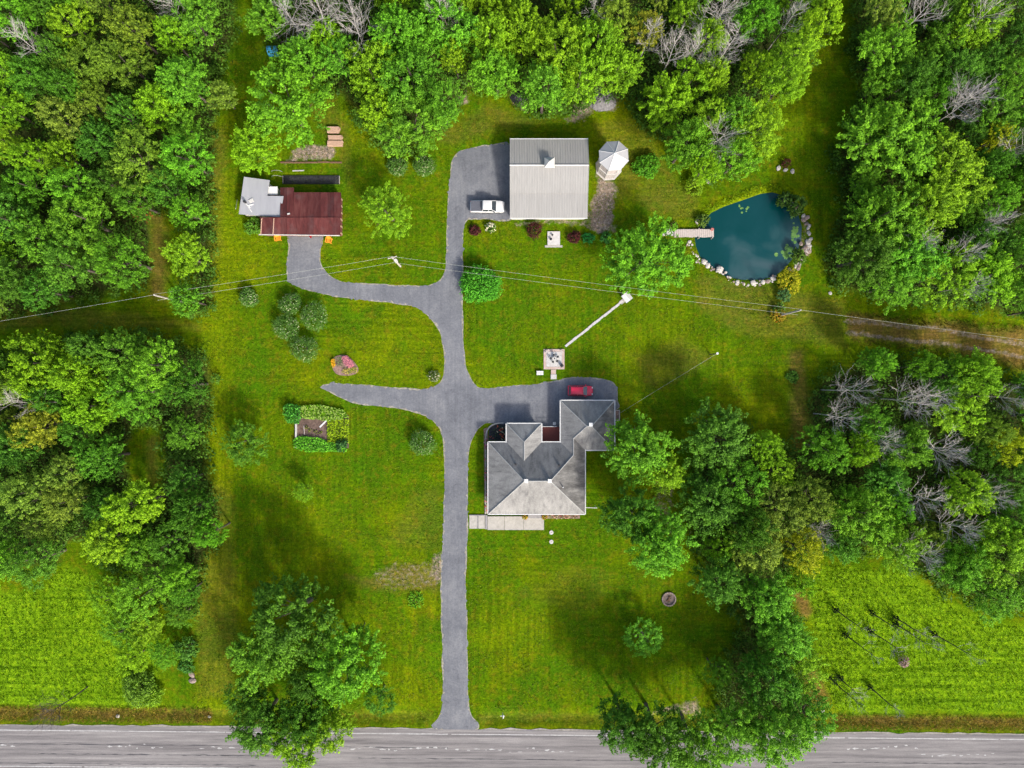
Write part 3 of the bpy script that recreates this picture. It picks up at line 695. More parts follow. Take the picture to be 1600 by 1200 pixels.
def rows_of(items, xi=0, yi=1, wi=-1, pitch=62):
    """row and place-in-row words for every item of a wood, rows counted from the top"""
    out = {}
    for wname in WOODS:
        it = sorted((q for q in items if q[wi] == wname), key=lambda q: q[yi])
        if not it: continue
        rows, cur, y0 = [], [], it[0][yi]
        for q in it:
            if q[yi] - y0 > pitch: rows.append(cur); cur = []; y0 = q[yi]
            cur.append(q)
        rows.append(cur)
        for j, row in enumerate(rows):
            for i, q in enumerate(sorted(row, key=lambda q: q[xi])): out[q] = (ORD[i], ORD[j])
    return out
rw = rows_of(specs)
for q in specs:
    x, y, r, tk, kd, h, wname = q; size = 'large ' if r >= 50 else ('small ' if r < 28 else '')
    place_tree(x, y, r, tk, kd, h, f"{size}{TWORD[tk]} tree, {rw[q][0]} from left in the {rw[q][1]} row of the {wname}", 'trees of the ' + wname)

def place_dead(x, y, r, h, label, group, pool=DEAD, base=None):
    if base is None:
        hc = .72 * h; s = (ALT - hc) / ALT; bx, by = P(800 + (x - 800) * s, 600 + (y - 600) * s)
    else: bx, by = P(*base)
    a, b = R.choice(pool); o = thing('dead_tree', label, 'dead tree', (bx, by, 0), R.uniform(0, 6.28), group)
    k = r / 26.0; o.scale = (k, k, h / 12.0)
    link_mesh('trunk', a, o); link_mesh('branches', b, o); return o
dsp = [(x, y, r, wood_of(x, y)) for x, y, r in DEADLIST]; rw = rows_of(dsp)
for q in dsp:
    place_dead(q[0], q[1], q[2], R.uniform(12.5, 15.5), f"leafless dead tree, {rw[q][0]} from left in the {rw[q][1]} dead row of the {q[3]}", 'dead trees in the woods')

# ------------------------------------------------------------------ understory and meadow growth (uncountable)
def wood_points(n_per, shrink=.955):
    pts = []
    for poly in WOODS.values():
        poly = [(800 + (a - 800) * shrink, 600 + (b - 600) * shrink) for a, b in poly]
        xs = [p[0] for p in poly]; ys = [p[1] for p in poly]; A = (max(xs) - min(xs)) * (max(ys) - min(ys)) / 81
        n = int(A * n_per); x = rng.uniform(min(xs), max(xs), n); y = rng.uniform(min(ys), max(ys), n)
        m = np_inside(x, y, poly)
        for h in W_HOLES + TRACKS: m &= ~np_inside(x, y, h)
        pts.append(np.stack([x[m], y[m]], -1))
    return np.concatenate(pts)
up = wood_points(.95); m = len(up)
cx_ = (up[:, 0] - 800) / K; cy_ = (600 - up[:, 1]) / K; cz_ = np.clip(rng.gamma(2.0, .75, m), .3, 4.5)
per = 26; N0 = m * per
off = unit(N0) * (rng.uniform(0, 1, (N0, 1)) ** .4) * np.repeat(rng.uniform(.7, 1.5, m), per)[:, None]
C = np.stack([np.repeat(cx_, per), np.repeat(cy_, per), np.repeat(cz_, per)], -1) + off * np.array([1, 1, .8]); C[:, 2] = np.maximum(C[:, 2], .05)
us = leaves_mesh('woodland_understory', C, off + np.array([0, 0, .8]) + rng.normal(size=(N0, 3)) * .4, .42 * rng.uniform(.6, 1.3, N0), np.clip(np.repeat(rng.uniform(.1, .8, m), per) + rng.normal(size=N0) * .15, 0, 1))
uo = link_mesh('woodland_understory', us, None, M['leaf']); uo.color = (.068, .165, .018, 1)
tag(uo, 'dense leafy undergrowth filling the ground between the woodland trees', 'undergrowth', kind='stuff')

def tufts(name, polys, dens, hgt, col, label, cat, leaf=.3, edge=None):
    pts = []
    for poly in polys:
        xs = [p[0] for p in poly]; ys = [p[1] for p in poly]; n = int((max(xs) - min(xs)) * (max(ys) - min(ys)) / 81 * dens)
        x = rng.uniform(min(xs), max(xs), n); y = rng.uniform(min(ys), max(ys), n); k = np_inside(x, y, poly); pts.append(np.stack([x[k], y[k]], -1))
    p = np.concatenate(pts); n = len(p); pr = 4; N0 = n * pr
    c = np.stack([np.repeat((p[:, 0] - 800) / K, pr), np.repeat((600 - p[:, 1]) / K, pr), rng.uniform(.1, 1, N0) * hgt], -1) + rng.normal(size=(N0, 3)) * np.array([.1, .1, .02])
    c[:, 2] = np.maximum(c[:, 2], .03)
    me = leaves_mesh(name, c, rng.normal(size=(N0, 3)) + np.array([0, 0, .5]), leaf * rng.uniform(.6, 1.4, N0), np.clip(np.repeat(rng.uniform(.1, .9, n), pr) + rng.normal(size=N0) * .1, 0, 1), .3)
    o = link_mesh(name, me, None, M['leaf']); o.color = (*col, 1); tag(o, label, cat, kind='stuff'); return o
tufts('meadow_grass', [[(-60,935),(60,925),(100,885),(140,900),(220,965),(262,1000),(250,1045),(248,1098),(-60,1096)]], 6, .28, (.165, .335, .008), 'tall green grass of the meadow at the lower left', 'grass')
tufts('meadow_grass', [[(1268,895),(1300,886),(1420,895),(1490,950),(1580,980),(1660,985),(1660,1112),(1305,1108),(1290,1060),(1270,960)]], 6, .32, (.185, .36, .009), 'bright tall grass of the meadow at the lower right', 'grass')
tufts('ditch_grass', [[(-60,1102),(330,1106),(330,1129),(-60,1125)], [(1310,1116),(1660,1122),(1660,1142),(1310,1139)]], 10, .3, (.20, .15, .035), 'dry brown and orange grass in the roadside ditch', 'grass')
tufts('pond_bank_grass', [[(1098,346),(1112,330),(1150,314),(1190,300),(1212,297),(1240,312),(1246,308),(1215,288),(1185,290),(1145,304),(1105,322),(1092,342)]], 14, .4, (.21, .36, .008), 'lush lime grass on the upper bank of the pond', 'grass', .26)
tufts('track_edge_weeds', [[(1325,486),(1400,492),(1560,505),(1660,515),(1660,525),(1500,515),(1400,503),(1325,496)], [(1330,528),(1480,546),(1660,575),(1660,600),(1480,556),(1330,538)]], 6, .35, (.14, .13, .02), 'rough weeds along both sides of the brown track', 'weeds')

def lawn_tufts(n):
    x = rng.uniform(300, 1330, n); y = rng.uniform(30, 1128, n); k = np.ones(n, bool)
    for poly in list(WOODS.values()): k &= ~np_inside(x, y, poly)
    for poly in (DRIVE, POND, [(762,661),(962,624),(962,705),(916,806),(762,830),(732,830),(732,803)], [(795,215),(922,215),(922,345),(795,345)], [(370,274),(445,274),(536,290),(536,368),(404,368),(370,338)],
                 [(848,544),(884,544),(884,594),(848,594)], [(440,632),(547,632),(547,706),(458,706)], [(940,262),(966,262),(966,300),(930,300)], [(440,272),(533,272),(533,290),(440,290)], [(854,360),(877,360),(877,387),(854,387)], [(516,553),(562,553),(562,589),(516,589)]):
        k &= ~np_inside(x, y, poly)
    k &= np_dist(x, y, DRIVE) > 2.0; k &= np_dist(x, y, [(883, 542), (974, 469)], False) > 4
    k &= rng.uniform(0, 1, n) < .35 + .65 * (lumpy((x - 800) / K, (600 - y) / K, .45, 91) > 0)
    x, y = x[k], y[k]; m = len(x); wx, wy = (x - 800) / K, (600 - y) / K
    c = np.stack([wx, wy, rng.uniform(.035, .09, m)], -1)
    me = leaves_mesh('lawn_grass', c, rng.normal(size=(m, 3)) * .5 + np.array([0, 0, 1.0]), rng.uniform(.10, .26, m), np.clip(rng.normal(.45, .28, m), 0, 1), .7)
    o = link_mesh('lawn_grass', me, None, M['leaf']); o.color = (.102, .172, .003, 1); tag(o, 'mown grass tufts scattered over the lawns', 'grass', kind='stuff')
lawn_tufts(150000)

# ------------------------------------------------------------------ shrubs and flowers
def dome_mesh(name, rad, hgt, n, leaf, holes=.0, per=12):
    """leafy dome sitting on the ground"""
    n = int(n * 2.6); m = max(8, n // per); u = unit(m * 3); u = u[u[:, 2] > -.15][:m]
    az = np.arctan2(u[:, 1], u[:, 0]); p1, p2 = rng.uniform(0, 6.28, 2); lump = 1 + .10 * np.sin(2 * az + p1) + .09 * np.sin(3 * az + p2 + 2 * u[:, 2])
    c = u * np.array([rad, rad, hgt * .62]) * rng.uniform(.74, 1.02, (len(u), 1)) * lump[:, None]; c[:, 2] += hgt * .38
    C, N, S, V = clumps_to_leaves(c, u, np.full(len(u), rad * .24), per, leaf * 1.05, 1.0, .3)
    C[:, 2] = np.maximum(C[:, 2], .04)
    return leaves_mesh(name, C, N, S, V)
def stem_mesh(h, rad):
    g = G()
    for i in range(5):
        a = i * 1.256 + R.uniform(-.3, .3); g.tube([(.05 * math.cos(a), .05 * math.sin(a), 0), (rad * .5 * math.cos(a), rad * .5 * math.sin(a), h * .7)], [.04, .015], 4)
    me = bpy.data.meshes.new('stem'); me.from_pydata(g.v, [], g.f); me.materials.append(M['bark']); return me
def shrub(x, y, r_px, h, col, label, group=None, leaf=.22, n=900, name='shrub', cat='shrub', blossom=None, bcol=(.7, .7, .66), bn=60, bsize=.2):
    bx, by = P(x, y, h * .4); rad = r_px / K
    o = thing(name, label, cat, (bx, by, 0), 0, group)
    me = dome_mesh('foliage', rad, h, n, leaf); me.materials.append(M['leaf'])
    link_mesh('stem', stem_mesh(h, rad), o); f = link_mesh('foliage', me, o); f.color = (col[0] * 1.6, col[1] * 1.6, col[2] * 1.4, 1)
    if blossom:
        u = unit(bn * 3); u = u[u[:, 2] > .0][:bn]; c = u * np.array([rad, rad, h * .64]) * 1.02; c[:, 2] += h * .38
        q = np.repeat(c, 5, 0) + rng.normal(size=(len(c) * 5, 3)) * bsize * .35
        bm_ = leaves_mesh('blossoms', q, np.repeat(u, 5, 0) + rng.normal(size=(len(q), 3)) * .5, np.full(len(q), bsize), rng.uniform(.3, .7, len(q)), .9)
        bm_.materials.append(M['petal']); b = link_mesh('blossoms', bm_, o); b.color = (*bcol, 1)
    return o
gh = 'round grey-green shrubs with white flowers'
GG = (.052, .125, .030)
for x, y, r, s in ((454, 475, 15.5, 'topmost of the four clustered on the left lawn'), (448, 511, 19, 'lower left of the four clustered on the left lawn'), (491, 494, 20, 'right-hand one of the four clustered on the left lawn'), (477, 545, 19.5, 'lowest of the four clustered on the left lawn'),
                   (389, 465, 13.5, 'standing alone at the far left of the lawn'), (660, 692, 18.5, 'alone on the lawn beside the driveway fork'), (621, 261, 14, 'left one of the pair above the round lawn tree'), (663, 260, 15, 'right one of the pair above the round lawn tree')):
    shrub(x, y, r, r / K * 1.25, GG, 'round grey-green shrub, ' + s, gh, .16, 1500, blossom=True, bcol=(.42, .50, .36), bn=80, bsize=.12)
shrub(678, 588, 9, 1.0, (.07, .11, .05), 'small pale shrub at the driveway bend', None, .16, 300, blossom=True, bcol=(.5, .5, .48), bn=25, bsize=.16)
shrub(750, 445, 27.5, 3.2, (.045, .19, .018), 'big bright green shrub right of the driveway', None, .27, 2600)
shrub(1010, 260, 17.5, 1.9, (.05, .165, .012), 'bright green bush right of the octagonal gazebo', None, .28, 900)
for x, y, r, s in ((742, 360, 8, 'by the driveway corner'), (835, 360, 12, 'below the barn, the largest of three'), (897, 371, 9.5, 'right of the pale pad below the barn')):
    shrub(x, y, r, r / K * 1.2, (.045, .012, .018), 'dark purple-leaved shrub ' + s, 'dark purple shrubs below the barn', .18, 600)
shrub(766, 356, 7.5, .9, (.06, .12, .03), 'white-flowered bush on the lawn corner near the pickup', None, .18, 260, blossom=True, bcol=(.8, .8, .78), bn=34, bsize=.24)
shrub(919, 373, 8.5, 1.0, (.02, .15, .04), 'emerald round shrub left of the smaller one below the barn corner', None, .2, 500)
shrub(947, 372, 8.5, 1.0, (.035, .14, .035), 'green round shrub at the upper left of the lawn maple', None, .2, 500)
shrub(1068, 420, 7.5, .9, (.03, .16, .04), 'low green shrub with pale stone at the right of the lawn maple', None, .2, 320)
shrub(1232, 440, 18, 1.6, (.22, .24, .015), 'yellow flowering bush at the lower right corner of the pond', None, .2, 900, blossom=True, bcol=(.6, .45, .02), bn=70, bsize=.13)
shrub(1224, 461, 10, 1.6, (.05, .12, .05), 'grey-green grass clump below the yellow pond bush', None, .3, 300)
shrub(1217, 482, 9, 1.2, (.07, .15, .03), 'small green bush at the foot of the right utility pole', None, .2, 300)
shrub(1216, 493, 11, 1.0, (.2, .19, .02), 'orange flowering bush at the foot of the right utility pole', None, .2, 500, blossom=True, bcol=(.62, .28, .03), bn=60, bsize=.14)
shrub(1097, 345, 10, 1.2, (.06, .11, .025), 'reedy bush on the pond bank above the dock', None, .22, 350)
shrub(1053, 353, 6, .8, (.07, .08, .03), 'brownish little bush beside the dock landing', None, .2, 180)
shrub(1243, 322, 14, 3.4, (.045, .10, .022), 'tall dark shrub on the upper right bank shading the pond', None, .3, 800)
shrub(1226, 312, 11, 2.6, (.04, .09, .022), 'dark shrub overhanging the top right of the pond', None, .3, 500)
shrub(1247, 402, 11, 2.2, (.06, .12, .022), 'dark green bank shrub at the lower right of the pond', None, .26, 420)
shrub(1228, 255, 7, .9, (.05, .02, .018), 'dark red bush behind three white stones above the pond', None, .18, 260)
shrub(1411, 1033, 8, 1.6, (.2, .14, .2), 'mauve flowering bush alone in the lower right meadow', None, .16, 260, blossom=True, bcol=(.42, .3, .42), bn=50, bsize=.16)
shrub(218, 1075, 24, 2.6, (.075, .155, .02), 'broad bush in the lower left meadow near the ditch', None, .28, 1300)
shrub(240, 1085, 16, 1.8, (.10, .20, .015), 'lower lime bush at the right of the broad meadow bush', None, .26, 600)
shrub(292, 1012, 17, 2.4, (.05, .14, .025), 'dark green hedge bush beside the left lawn edge', None, .26, 700)
shrub(292, 1040, 11, 1.6, (.04, .13, .03), 'small dark bush at the lower end of the left hedge', None, .24, 400)
shrub(396, 354, 13, 1.5, (.06, .15, .02), 'leafy bush beside the left end of the rusty shed roof', None, .26, 500)
shrub(226, 335, 13, 3.5, (.20, .045, .03), 'reddish dead-leaved bush at the top of the left track', None, .16, 220)
shrub(1238, 588, 9, .5, (.05, .13, .02), 'low dark weeds left of the brown track on the right', None, .26, 380)
shrub(1085, 290, 14, 1.8, (.12, .22, .012), 'lime bush on the lawn at the lower tip of the top wood', None, .22, 600)
shrub(650, 937, 12, .22, (.075, .20, .012), 'bright low patch of lush weeds below the bare gravel patch', None, .22, 380, 'weed_patch', 'weeds')

# boulders
def rock_mesh(seed):
    r = np.random.default_rng(seed); g = G(); n, m = 8, 5; v = []; 
    for j in range(m):
        ph = -1.2 + 2.6 * j / (m - 1)
        for i in range(n):
            a = 6.283 * i / n; k = r.uniform(.75, 1.15)
            v.append((math.cos(a) * math.cos(ph) * k, math.sin(a) * math.cos(ph) * k, math.sin(ph) * .7 * r.uniform(.85, 1.1)))
    f = [(j * n + i, j * n + (i + 1) % n, (j + 1) * n + (i + 1) % n, (j + 1) * n + i) for j in range(m - 1) for i in range(n)]
    f += [tuple(range(n - 1, -1, -1)), tuple(range((m - 1) * n, m * n))]
    me = bpy.data.meshes.new('stone'); me.from_pydata(v, [], f); me.materials.append(M['stone'])
    me2 = me.copy(); me2.materials.clear(); me2.materials.append(M['stone_dark']); return me, me2
ROCKS = [rock_mesh(i) for i in range(6)]
def stone(x, y, r, parent=None, dark=False, z=0.0, name='stone'):
    o = link_mesh(name, R.choice(ROCKS)[1 if dark else 0], parent); gx_, gy_ = P(x, y)
    if parent is not None: gx_ -= parent.location.x; gy_ -= parent.location.y
    o.location = (gx_, gy_, z + r * .25); o.rotation_euler = (0, 0, R.uniform(0, 6)); o.scale = (r * R.uniform(.85, 1.25), r * R.uniform(.75, 1.0), r * R.uniform(.6, .8)); return o
edge = thing('stone_edging', 'ring of pale boulders lining the rim of the pond', 'stones', (*P(1170, 400), 0))
ring = [(1076,378),(1079,385),(1082,393),(1087,400),(1093,405),(1099,409),(1104,412),(1108,416),(1113,420),(1122,422),(1130,427),(1138,434),(1145,438),(1152,440),(1160,442),(1168,443),(1177,443),(1186,442),(1193,440),(1200,439),(1208,436),(1213,433)]
big_ = {(1099,409): .62, (1108,416): .66, (1122,422): .85, (1177,443): .7, (1208,436): .75, (1193,440): .55, (1200,439): .6}
for p in ring:
    if p in big_ or R.random() < .8: stone(p[0] + R.uniform(-2, 2), p[1] + R.uniform(-1.5, 1.5), big_.get(p, R.uniform(.2, .5)) * R.uniform(.6, .9), edge, R.random() < .2, -.08)
    for _ in range(3): stone(p[0] + R.uniform(-6, 6), p[1] + R.uniform(-3, 5), R.uniform(.1, .26), edge, R.random() < .35, -.03)
for i in range(34):
    tt = i / 33; a = -1.15 + 2.25 * tt; x = 1212 + 52 * math.cos(a) - 4 * math.sin(a); y = 374 + 56 * math.sin(a)
    stone(x + R.uniform(-3, 3), y + R.uniform(-3, 3), R.choice((.22, .28, .35, .4, .55)), edge, R.random() < .25)
for i in range(12): stone(R.uniform(1250, 1264), R.uniform(378, 402), R.uniform(.25, .6), edge, True)
for x, y, s, r in ((1216, 263, 'leftmost of three white stones above the pond', .45), (1227, 266, 'middle of three white stones above the pond', .4), (1238, 268, 'rightmost of three white stones above the pond', .5), (1106, 283, 'pale stone on the grass below the top wood', .4), (1297, 458, 'white stone at the corner of the wood right of the pond', .35),
                   (1089, 346, 'pale stone on the bank above the dock', .45), (183, 1120, 'white stone in the roadside ditch at the lower left', .4), (1286, 1110, 'white stone at the ditch beside the right roadside clump', .5), (300, 1053, 'reddish boulder at the foot of the left hedge', .6), (301, 1063, 'pale boulder below the reddish one at the left hedge', .55),
                   (326, 1121, 'small white stone in the ditch left of the roadside clump', .28), (302, 1004, 'pale stone against the left hedge', .4), (747, 1113, 'pale stone at the driveway mouth beside the ditch', .35)):
    o = stone(x, y, r, None, 'reddish' in s, 0 if y < 1100 else -.3, 'boulder'); tag(o, s, 'stone')

# dock, lily pads
dk = thing('dock', 'weathered plank dock reaching into the pond from the left bank', 'dock', (*P(1085, 364), 0))
for i in range(19):
    x = 1054 + i * 3.25; a = P(x, 358, .5); b = P(x + 2.95, 370.5 + (.4 * math.sin(i)), .5)
    G().box(((a[0] + b[0]) / 2, (a[1] + b[1]) / 2, .42), (abs(b[0] - a[0]), abs(b[1] - a[1]) + R.uniform(-.06, .06), .05)).build('plank', 'wood_grey', dk)
for y in (359.5, 369):
    a, b = P(1053, y, .5), P(1115, y, .5); G().box(((a[0] + b[0]) / 2, a[1], .33), (b[0] - a[0], .08, .14)).build('stringer', 'wood_brown', dk)
for x in (1092, 1113):
    for y in (357.2, 371.6):
        a = P(x, y, .5); G().cyl((a[0], a[1], -1.3), .08, 1.95, 8).build('post', 'wood_grey', dk)
lp = [P(*p, .3) for p in ((1033, 361), (1042, 356), (1050, 356), (1054, 359), (1054, 369), (1048, 367), (1036, 368))]
G().prism(lp, .0, .22).build('landing_slab', 'palestone', dk)
pc = thing('planter', 'small pink-flowered planter on the end corner of the dock', 'planter', (*P(1112, 359, .5), .445))
G().cyl((pc.location.x, pc.location.y, .445), .17, .28, 12, .22).build('pot', 'pinkstone', pc)
fl = leaves_mesh('blossoms', unit(60) * .24 + np.array([0, 0, .36]), unit(60) + np.array([0, 0, 1]), np.full(60, .14), rng.uniform(.2, .8, 60), .8); fl.materials.append(M['petal']); f_ = link_mesh('blossoms', fl, pc); f_.color = (.6, .12, .16, 1)
def pads(pts, label):
    for i, (x, y, r) in enumerate(pts):
        g = G(); c = P(x, y); n = 10; v = [(c[0], c[1], -.228)] + [(c[0] + r * math.cos(.3 + 5.8 * k / n + i), c[1] + r * math.sin(.3 + 5.8 * k / n + i), -.222) for k in range(n + 1)]
        v += [(a, b, z - .012) for a, b, z in v]; m = n + 2
        f = [(0, k, k + 1) for k in range(1, n + 1)] + [(m, m + k + 1, m + k) for k in range(1, n + 1)] + [(k, m + k, m + k + 1, k + 1) for k in range(1, n + 1)]
        g.raw(v, f); o = g.build('lily_pad', M['pad'], None); tag(o, label, 'lily pad', label)
M['pad'] = nmat('lily_pad_green', (.06, .17, .03), (.16, .3, .08), 2, .5, .1)
rr = random.Random(5)
pads([(1162 + rr.gauss(0, 5), 325 + rr.gauss(0, 3), rr.uniform(.12, .22)) for _ in range(9)], 'pale lily pad in the small group near the upper bank of the pond')
pads([(1241 + rr.gauss(0, 2.6), 362 + rr.gauss(0, 7), rr.uniform(.18, .34)) for _ in range(26)], 'green lily pad in the strip along the right bank of the pond')
pads([(1232 + rr.gauss(0, 5), 393 + rr.gauss(0, 4), rr.uniform(.2, .38)) for _ in range(26)], 'green lily pad in the round group at the lower right of the pond')

# ------------------------------------------------------------------ HOUSE
def shingle(name, stretch, stain_shade=0.0):
    t = NT(name); v = t.coord(stretch); v0 = t.coord()
    s1 = t.noise(v, 1.0, 4, .65, .2); g = t.noise(v0, 5, 3, .8); b = t.noise(v0, .25, 3, .6)
    c = t.ramp(b, [(.3, (.195, .192, .186)), (.7, (.275, .270, .262))])
    c = t.mix(.9, c, t.ramp(s1, [(.28, (.55, .55, .57)), (.48, (.95, .95, .95)), (.7, (1.15, 1.15, 1.14))]), 'MULTIPLY')
    c = t.mix(.8, c, t.ramp(g, [(.25, (.7, .7, .7)), (.75, (1.3, 1.3, 1.3))]), 'MULTIPLY')
    if stain_shade:      # black algae streaks down the slope; heavy east setting also paints tree shade
        st1 = t.noise(v, .55, 4, .7, .3)
        c = t.mix(t.ramp(st1, [(.36, (stain_shade, stain_shade, stain_shade)), (.62, (stain_shade * .25, stain_shade * .25, stain_shade * .25))]), c, (.062, .06, .06))
    t.color(c); t.b.inputs['Roughness'].default_value = .95; t.b.inputs['Specular IOR Level'].default_value = .2; t.bump(g, .5, .03); return t.m
M['sh_ew_stain_shade'] = shingle('algae_and_shade_shingles', (.22, 1.6, 1), .85); M['sh_ns_stained'] = shingle('streaked_shingles', (1.6, .22, 1), .4)
M['sh_ns'] = shingle('shingles_running_north', (1.6, .22, 1)); M['sh_ew'] = shingle('shingles_running_east', (.22, 1.6, 1))
M['cap'] = nmat('ridge_cap_shingle', (.26, .26, .255), (.36, .36, .35), 3, .9, .2)
EV = 2.9; PITCH = .60; HS = (ALT - EV) / ALT / K
def HP(x, y, d=0): return ((x - 800) * HS, (600 - y) * HS, EV + d * HS * PITCH)
OUT = [(763,803),(914,803),(914,703),(960,703),(960,626),(876,626),(876,691),(846,691),(846,662),(791.5,662),(791.5,691),(763,691)]
house = thing('house', 'bungalow with grey hipped shingle roof and attached garage', 'house', (*HP(840, 740)[:2], 0))
outm = [HP(*p)[:2] for p in OUT]
wallp = offset_poly(outm, -.55)
G().prism(wallp, 0, EV - .02).build('wall', 'siding', house)
G().prism(offset_poly(outm, -.012), EV - .2, EV - .03).build('soffit', 'white', house)
FAC = [('sh_ns', [(763,803,0),(914,803,0),(858,747,56),(819,747,56)]), ('sh_ew', [(763,691,0),(763,803,0),(819,747,56)]),
 ('sh_ns_stained', [(763,691,0),(819,747,56),(858,747,56),(895,710,19),(876,691,0),(846,691,0),(818.75,718.25,27.25),(791.5,691,0)]),
 ('sh_ew_stain_shade', [(914,803,0),(914,703,0),(895,684,19),(895,710,19),(858,747,56)]), ('sh_ew', [(876,691,0),(895,710,19),(895,684,19),(914.5,664.5,38.5),(876,626,0)]),
 ('sh_ns_stained', [(876,626,0),(914.5,664.5,38.5),(921.5,664.5,38.5),(960,626,0)]), ('sh_ew_stain_shade', [(960,626,0),(921.5,664.5,38.5),(960,703,0)]), ('sh_ns', [(960,703,0),(921.5,664.5,38.5),(914.5,664.5,38.5),(895,684,19),(914,703,0)]),
 ('sh_ns', [(791.5,662,0),(818.75,689.25,27.25),(846,662,0)]), ('sh_ew', [(791.5,662,0),(791.5,691,0),(818.75,718.25,27.25),(818.75,689.25,27.25)]), ('sh_ew', [(846,662,0),(818.75,689.25,27.25),(818.75,718.25,27.25),(846,691,0)])]
for m_, pts in FAC:
    vv = [HP(*p) for p in pts]; tr = geometry.tessellate_polygon([[Vector((a, b, 0)) for a, b, c in vv]]); n = len(vv); fs = []
    for q in tr:
        a, b, c = (Vector(vv[i]) for i in q); q = tuple(q) if (b - a).cross(c - a).z > 0 else tuple(q)[::-1]; fs.append(q)
    G().raw(vv, fs).build('roof_slope', m_, house)
for a, b in (((763,803,0),(819,747,56)),((914,803,0),(858,747,56)),((819,747,56),(858,747,56)),((763,691,0),(819,747,56)),((858,747,56),(895,710,19)),((895,710,19),(895,684,19)),((895,684,19),(914.5,664.5,38.5)),((914.5,664.5,38.5),(921.5,664.5,38.5)),
             ((876,626,0),(914.5,664.5,38.5)),((960,626,0),(921.5,664.5,38.5)),((960,703,0),(921.5,664.5,38.5)),((791.5,662,0),(818.75,689.25,27.25)),((846,662,0),(818.75,689.25,27.25)),((818.75,689.25,27.25),(818.75,718.25,27.25))):
    p, q = Vector(HP(*a)), Vector(HP(*b)); G().tube([p + Vector((0, 0, .0)), q + Vector((0, 0, .0))], .1, 6).build('ridge_cap', 'cap', house)
cen = Vector(outm[0])
for i in range(len(outm)):
    p, q = Vector(outm[i]), Vector(outm[(i + 1) % len(outm)]); d = (q - p).normalized(); nrm = Vector((d.y, -d.x))
    ar = sum(outm[k][0] * outm[(k + 1) % len(outm)][1] - outm[(k + 1) % len(outm)][0] * outm[k][1] for k in range(len(outm)))
    if ar < 0: nrm = -nrm
    mid_ = (p + q) / 2 + nrm * .075
    G().box((mid_.x, mid_.y, EV - .03 + .003 * (i % 2)), ((q - p).length + (.14 if i % 2 else 0), .14, .12), math.atan2(d.y, d.x)).build('gutter', 'white', house)
def hz(x, y):  # roof height on the main roof etc. by nearest eave distance inside union
    for (x0, x1, y0, y1) in ((763, 914, 691, 803), (876, 960, 626, 703), (791, 846, 662, 720)):
        if x0 < x < x1 and y0 < y < y1: return EV + min(x - x0, x1 - x, y - y0, y1 - y) * HS * PITCH
    return EV
for x, y in ((821.5, 746.5), (857, 746.5), (920.5, 662)):
    p = HP(x, y); z = hz(x, y) - .12
    g = G().box((p[0], p[1], z + .22), (.42, .42, .5)); b_ = g.build('roof_vent', 'offwhite', house); G().box((p[0], p[1], z + .51), (.62, .62, .09)).build('vent_cap', 'white', b_)
for x, y in ((805.5, 723), (872.5, 724.5)):
    p = HP(x, y); z = hz(x, y); G().cyl((p[0], p[1], z - .15), .17, .5, 12, .15).build('vent_pipe', 'dark', house)
p = HP(877.5, 757); G().cyl((p[0], p[1], hz(877.5, 757) - .3), .09, 1.4, 8).build('vent_pipe', 'white', house)
# doors and windows
wp = wallp; 
def window_on(p, q, t_, w, z0, z1, name='window', fm='white', pm='glass'):
    p, q = Vector(p), Vector(q); d = (q - p).normalized(); n_ = Vector((d.y, -d.x)); c = p + (q - p) * t_ + n_ * .02; a = math.atan2(d.y, d.x)
    f = G().box((c.x, c.y, (z0 + z1) / 2), (w, .08, z1 - z0), a).build(name, fm, house)
    c2 = c + n_ * .03
    G().box((c2.x, c2.y, (z0 + z1) / 2), (w - .16, .06, z1 - z0 - .16), a).build('pane' if name == 'window' else 'panel', pm, f)
L_ = len(wp)
ccw = sum(wp[k][0] * wp[(k + 1) % L_][1] - wp[(k + 1) % L_][0] * wp[k][1] for k in range(L_)) > 0
for i in range(L_):
    a, b = Vector(wp[i]), Vector(wp[(i + 1) % L_]); ln = (b - a).length; n_ = Vector(((b - a).normalized().y, -(b - a).normalized().x))
    if n_.y > .9 and ln > 7 and a.y > -5.5 and max(a.x, b.x) > 12:       # garage front
        for t_ in (.28, .72): window_on(a, b, t_, 2.7, .03, 2.25, 'garage_door', 'white', 'offwhite')
    elif n_.y < -.9 and ln > 12:
        for t_ in (.12, .3, .72, .88): window_on(a, b, t_, 1.5, .9, 2.2)
        window_on(a, b, .49, 1.1, .05, 2.15, 'front_door', 'white', 'wood_brown')
    elif ln > 3.5:
        for t_ in ((.3, .7) if ln > 6 else (.5,)): window_on(a, b, t_, 1.3, .9, 2.2)
# deck in the notch
def rect_px(x0, y0, x1, y1, h=0): a, b = P(x0, y0, h), P(x1, y1, h); return (a[0] + b[0]) / 2, (a[1] + b[1]) / 2, abs(b[0] - a[0]), abs(b[1] - a[1])
dck = thing('deck', 'reddish-brown deck in the notch between porch roof and garage', 'deck', (*P(860, 677), 0))
x0, y0, w_, h_ = rect_px(845, 667, 877, 694, .5)
for i in range(12):
    G().box((x0, y0 - h_ / 2 + (i + .5) * h_ / 12, .42), (w_, h_ / 12 - .015, .05)).build('plank', 'deck_red', dck)
G().box((x0, y0, .2), (w_ - .1, h_ - .1, .38)).build('frame', 'wood_brown', dck)
g = P(846, 666.5, 1.4); g2 = P(869.5, 666.5, 1.4)
G().tube([(g[0], g[1], 1.35), (g2[0], g2[1], 1.35)], .05, 6).build('handrail', 'white', dck)
for t_ in (0, .33, .66, 1): G().cyl((g[0] + (g2[0] - g[0]) * t_, g[1], .44), .04, .9, 6).build('baluster', 'white', dck)
sw = thing('garden_chair', 'small white wire chair at the corner of the red deck', 'chair', (*P(866, 661.5), .03))
cxx, cyy = sw.location.x, sw.location.y
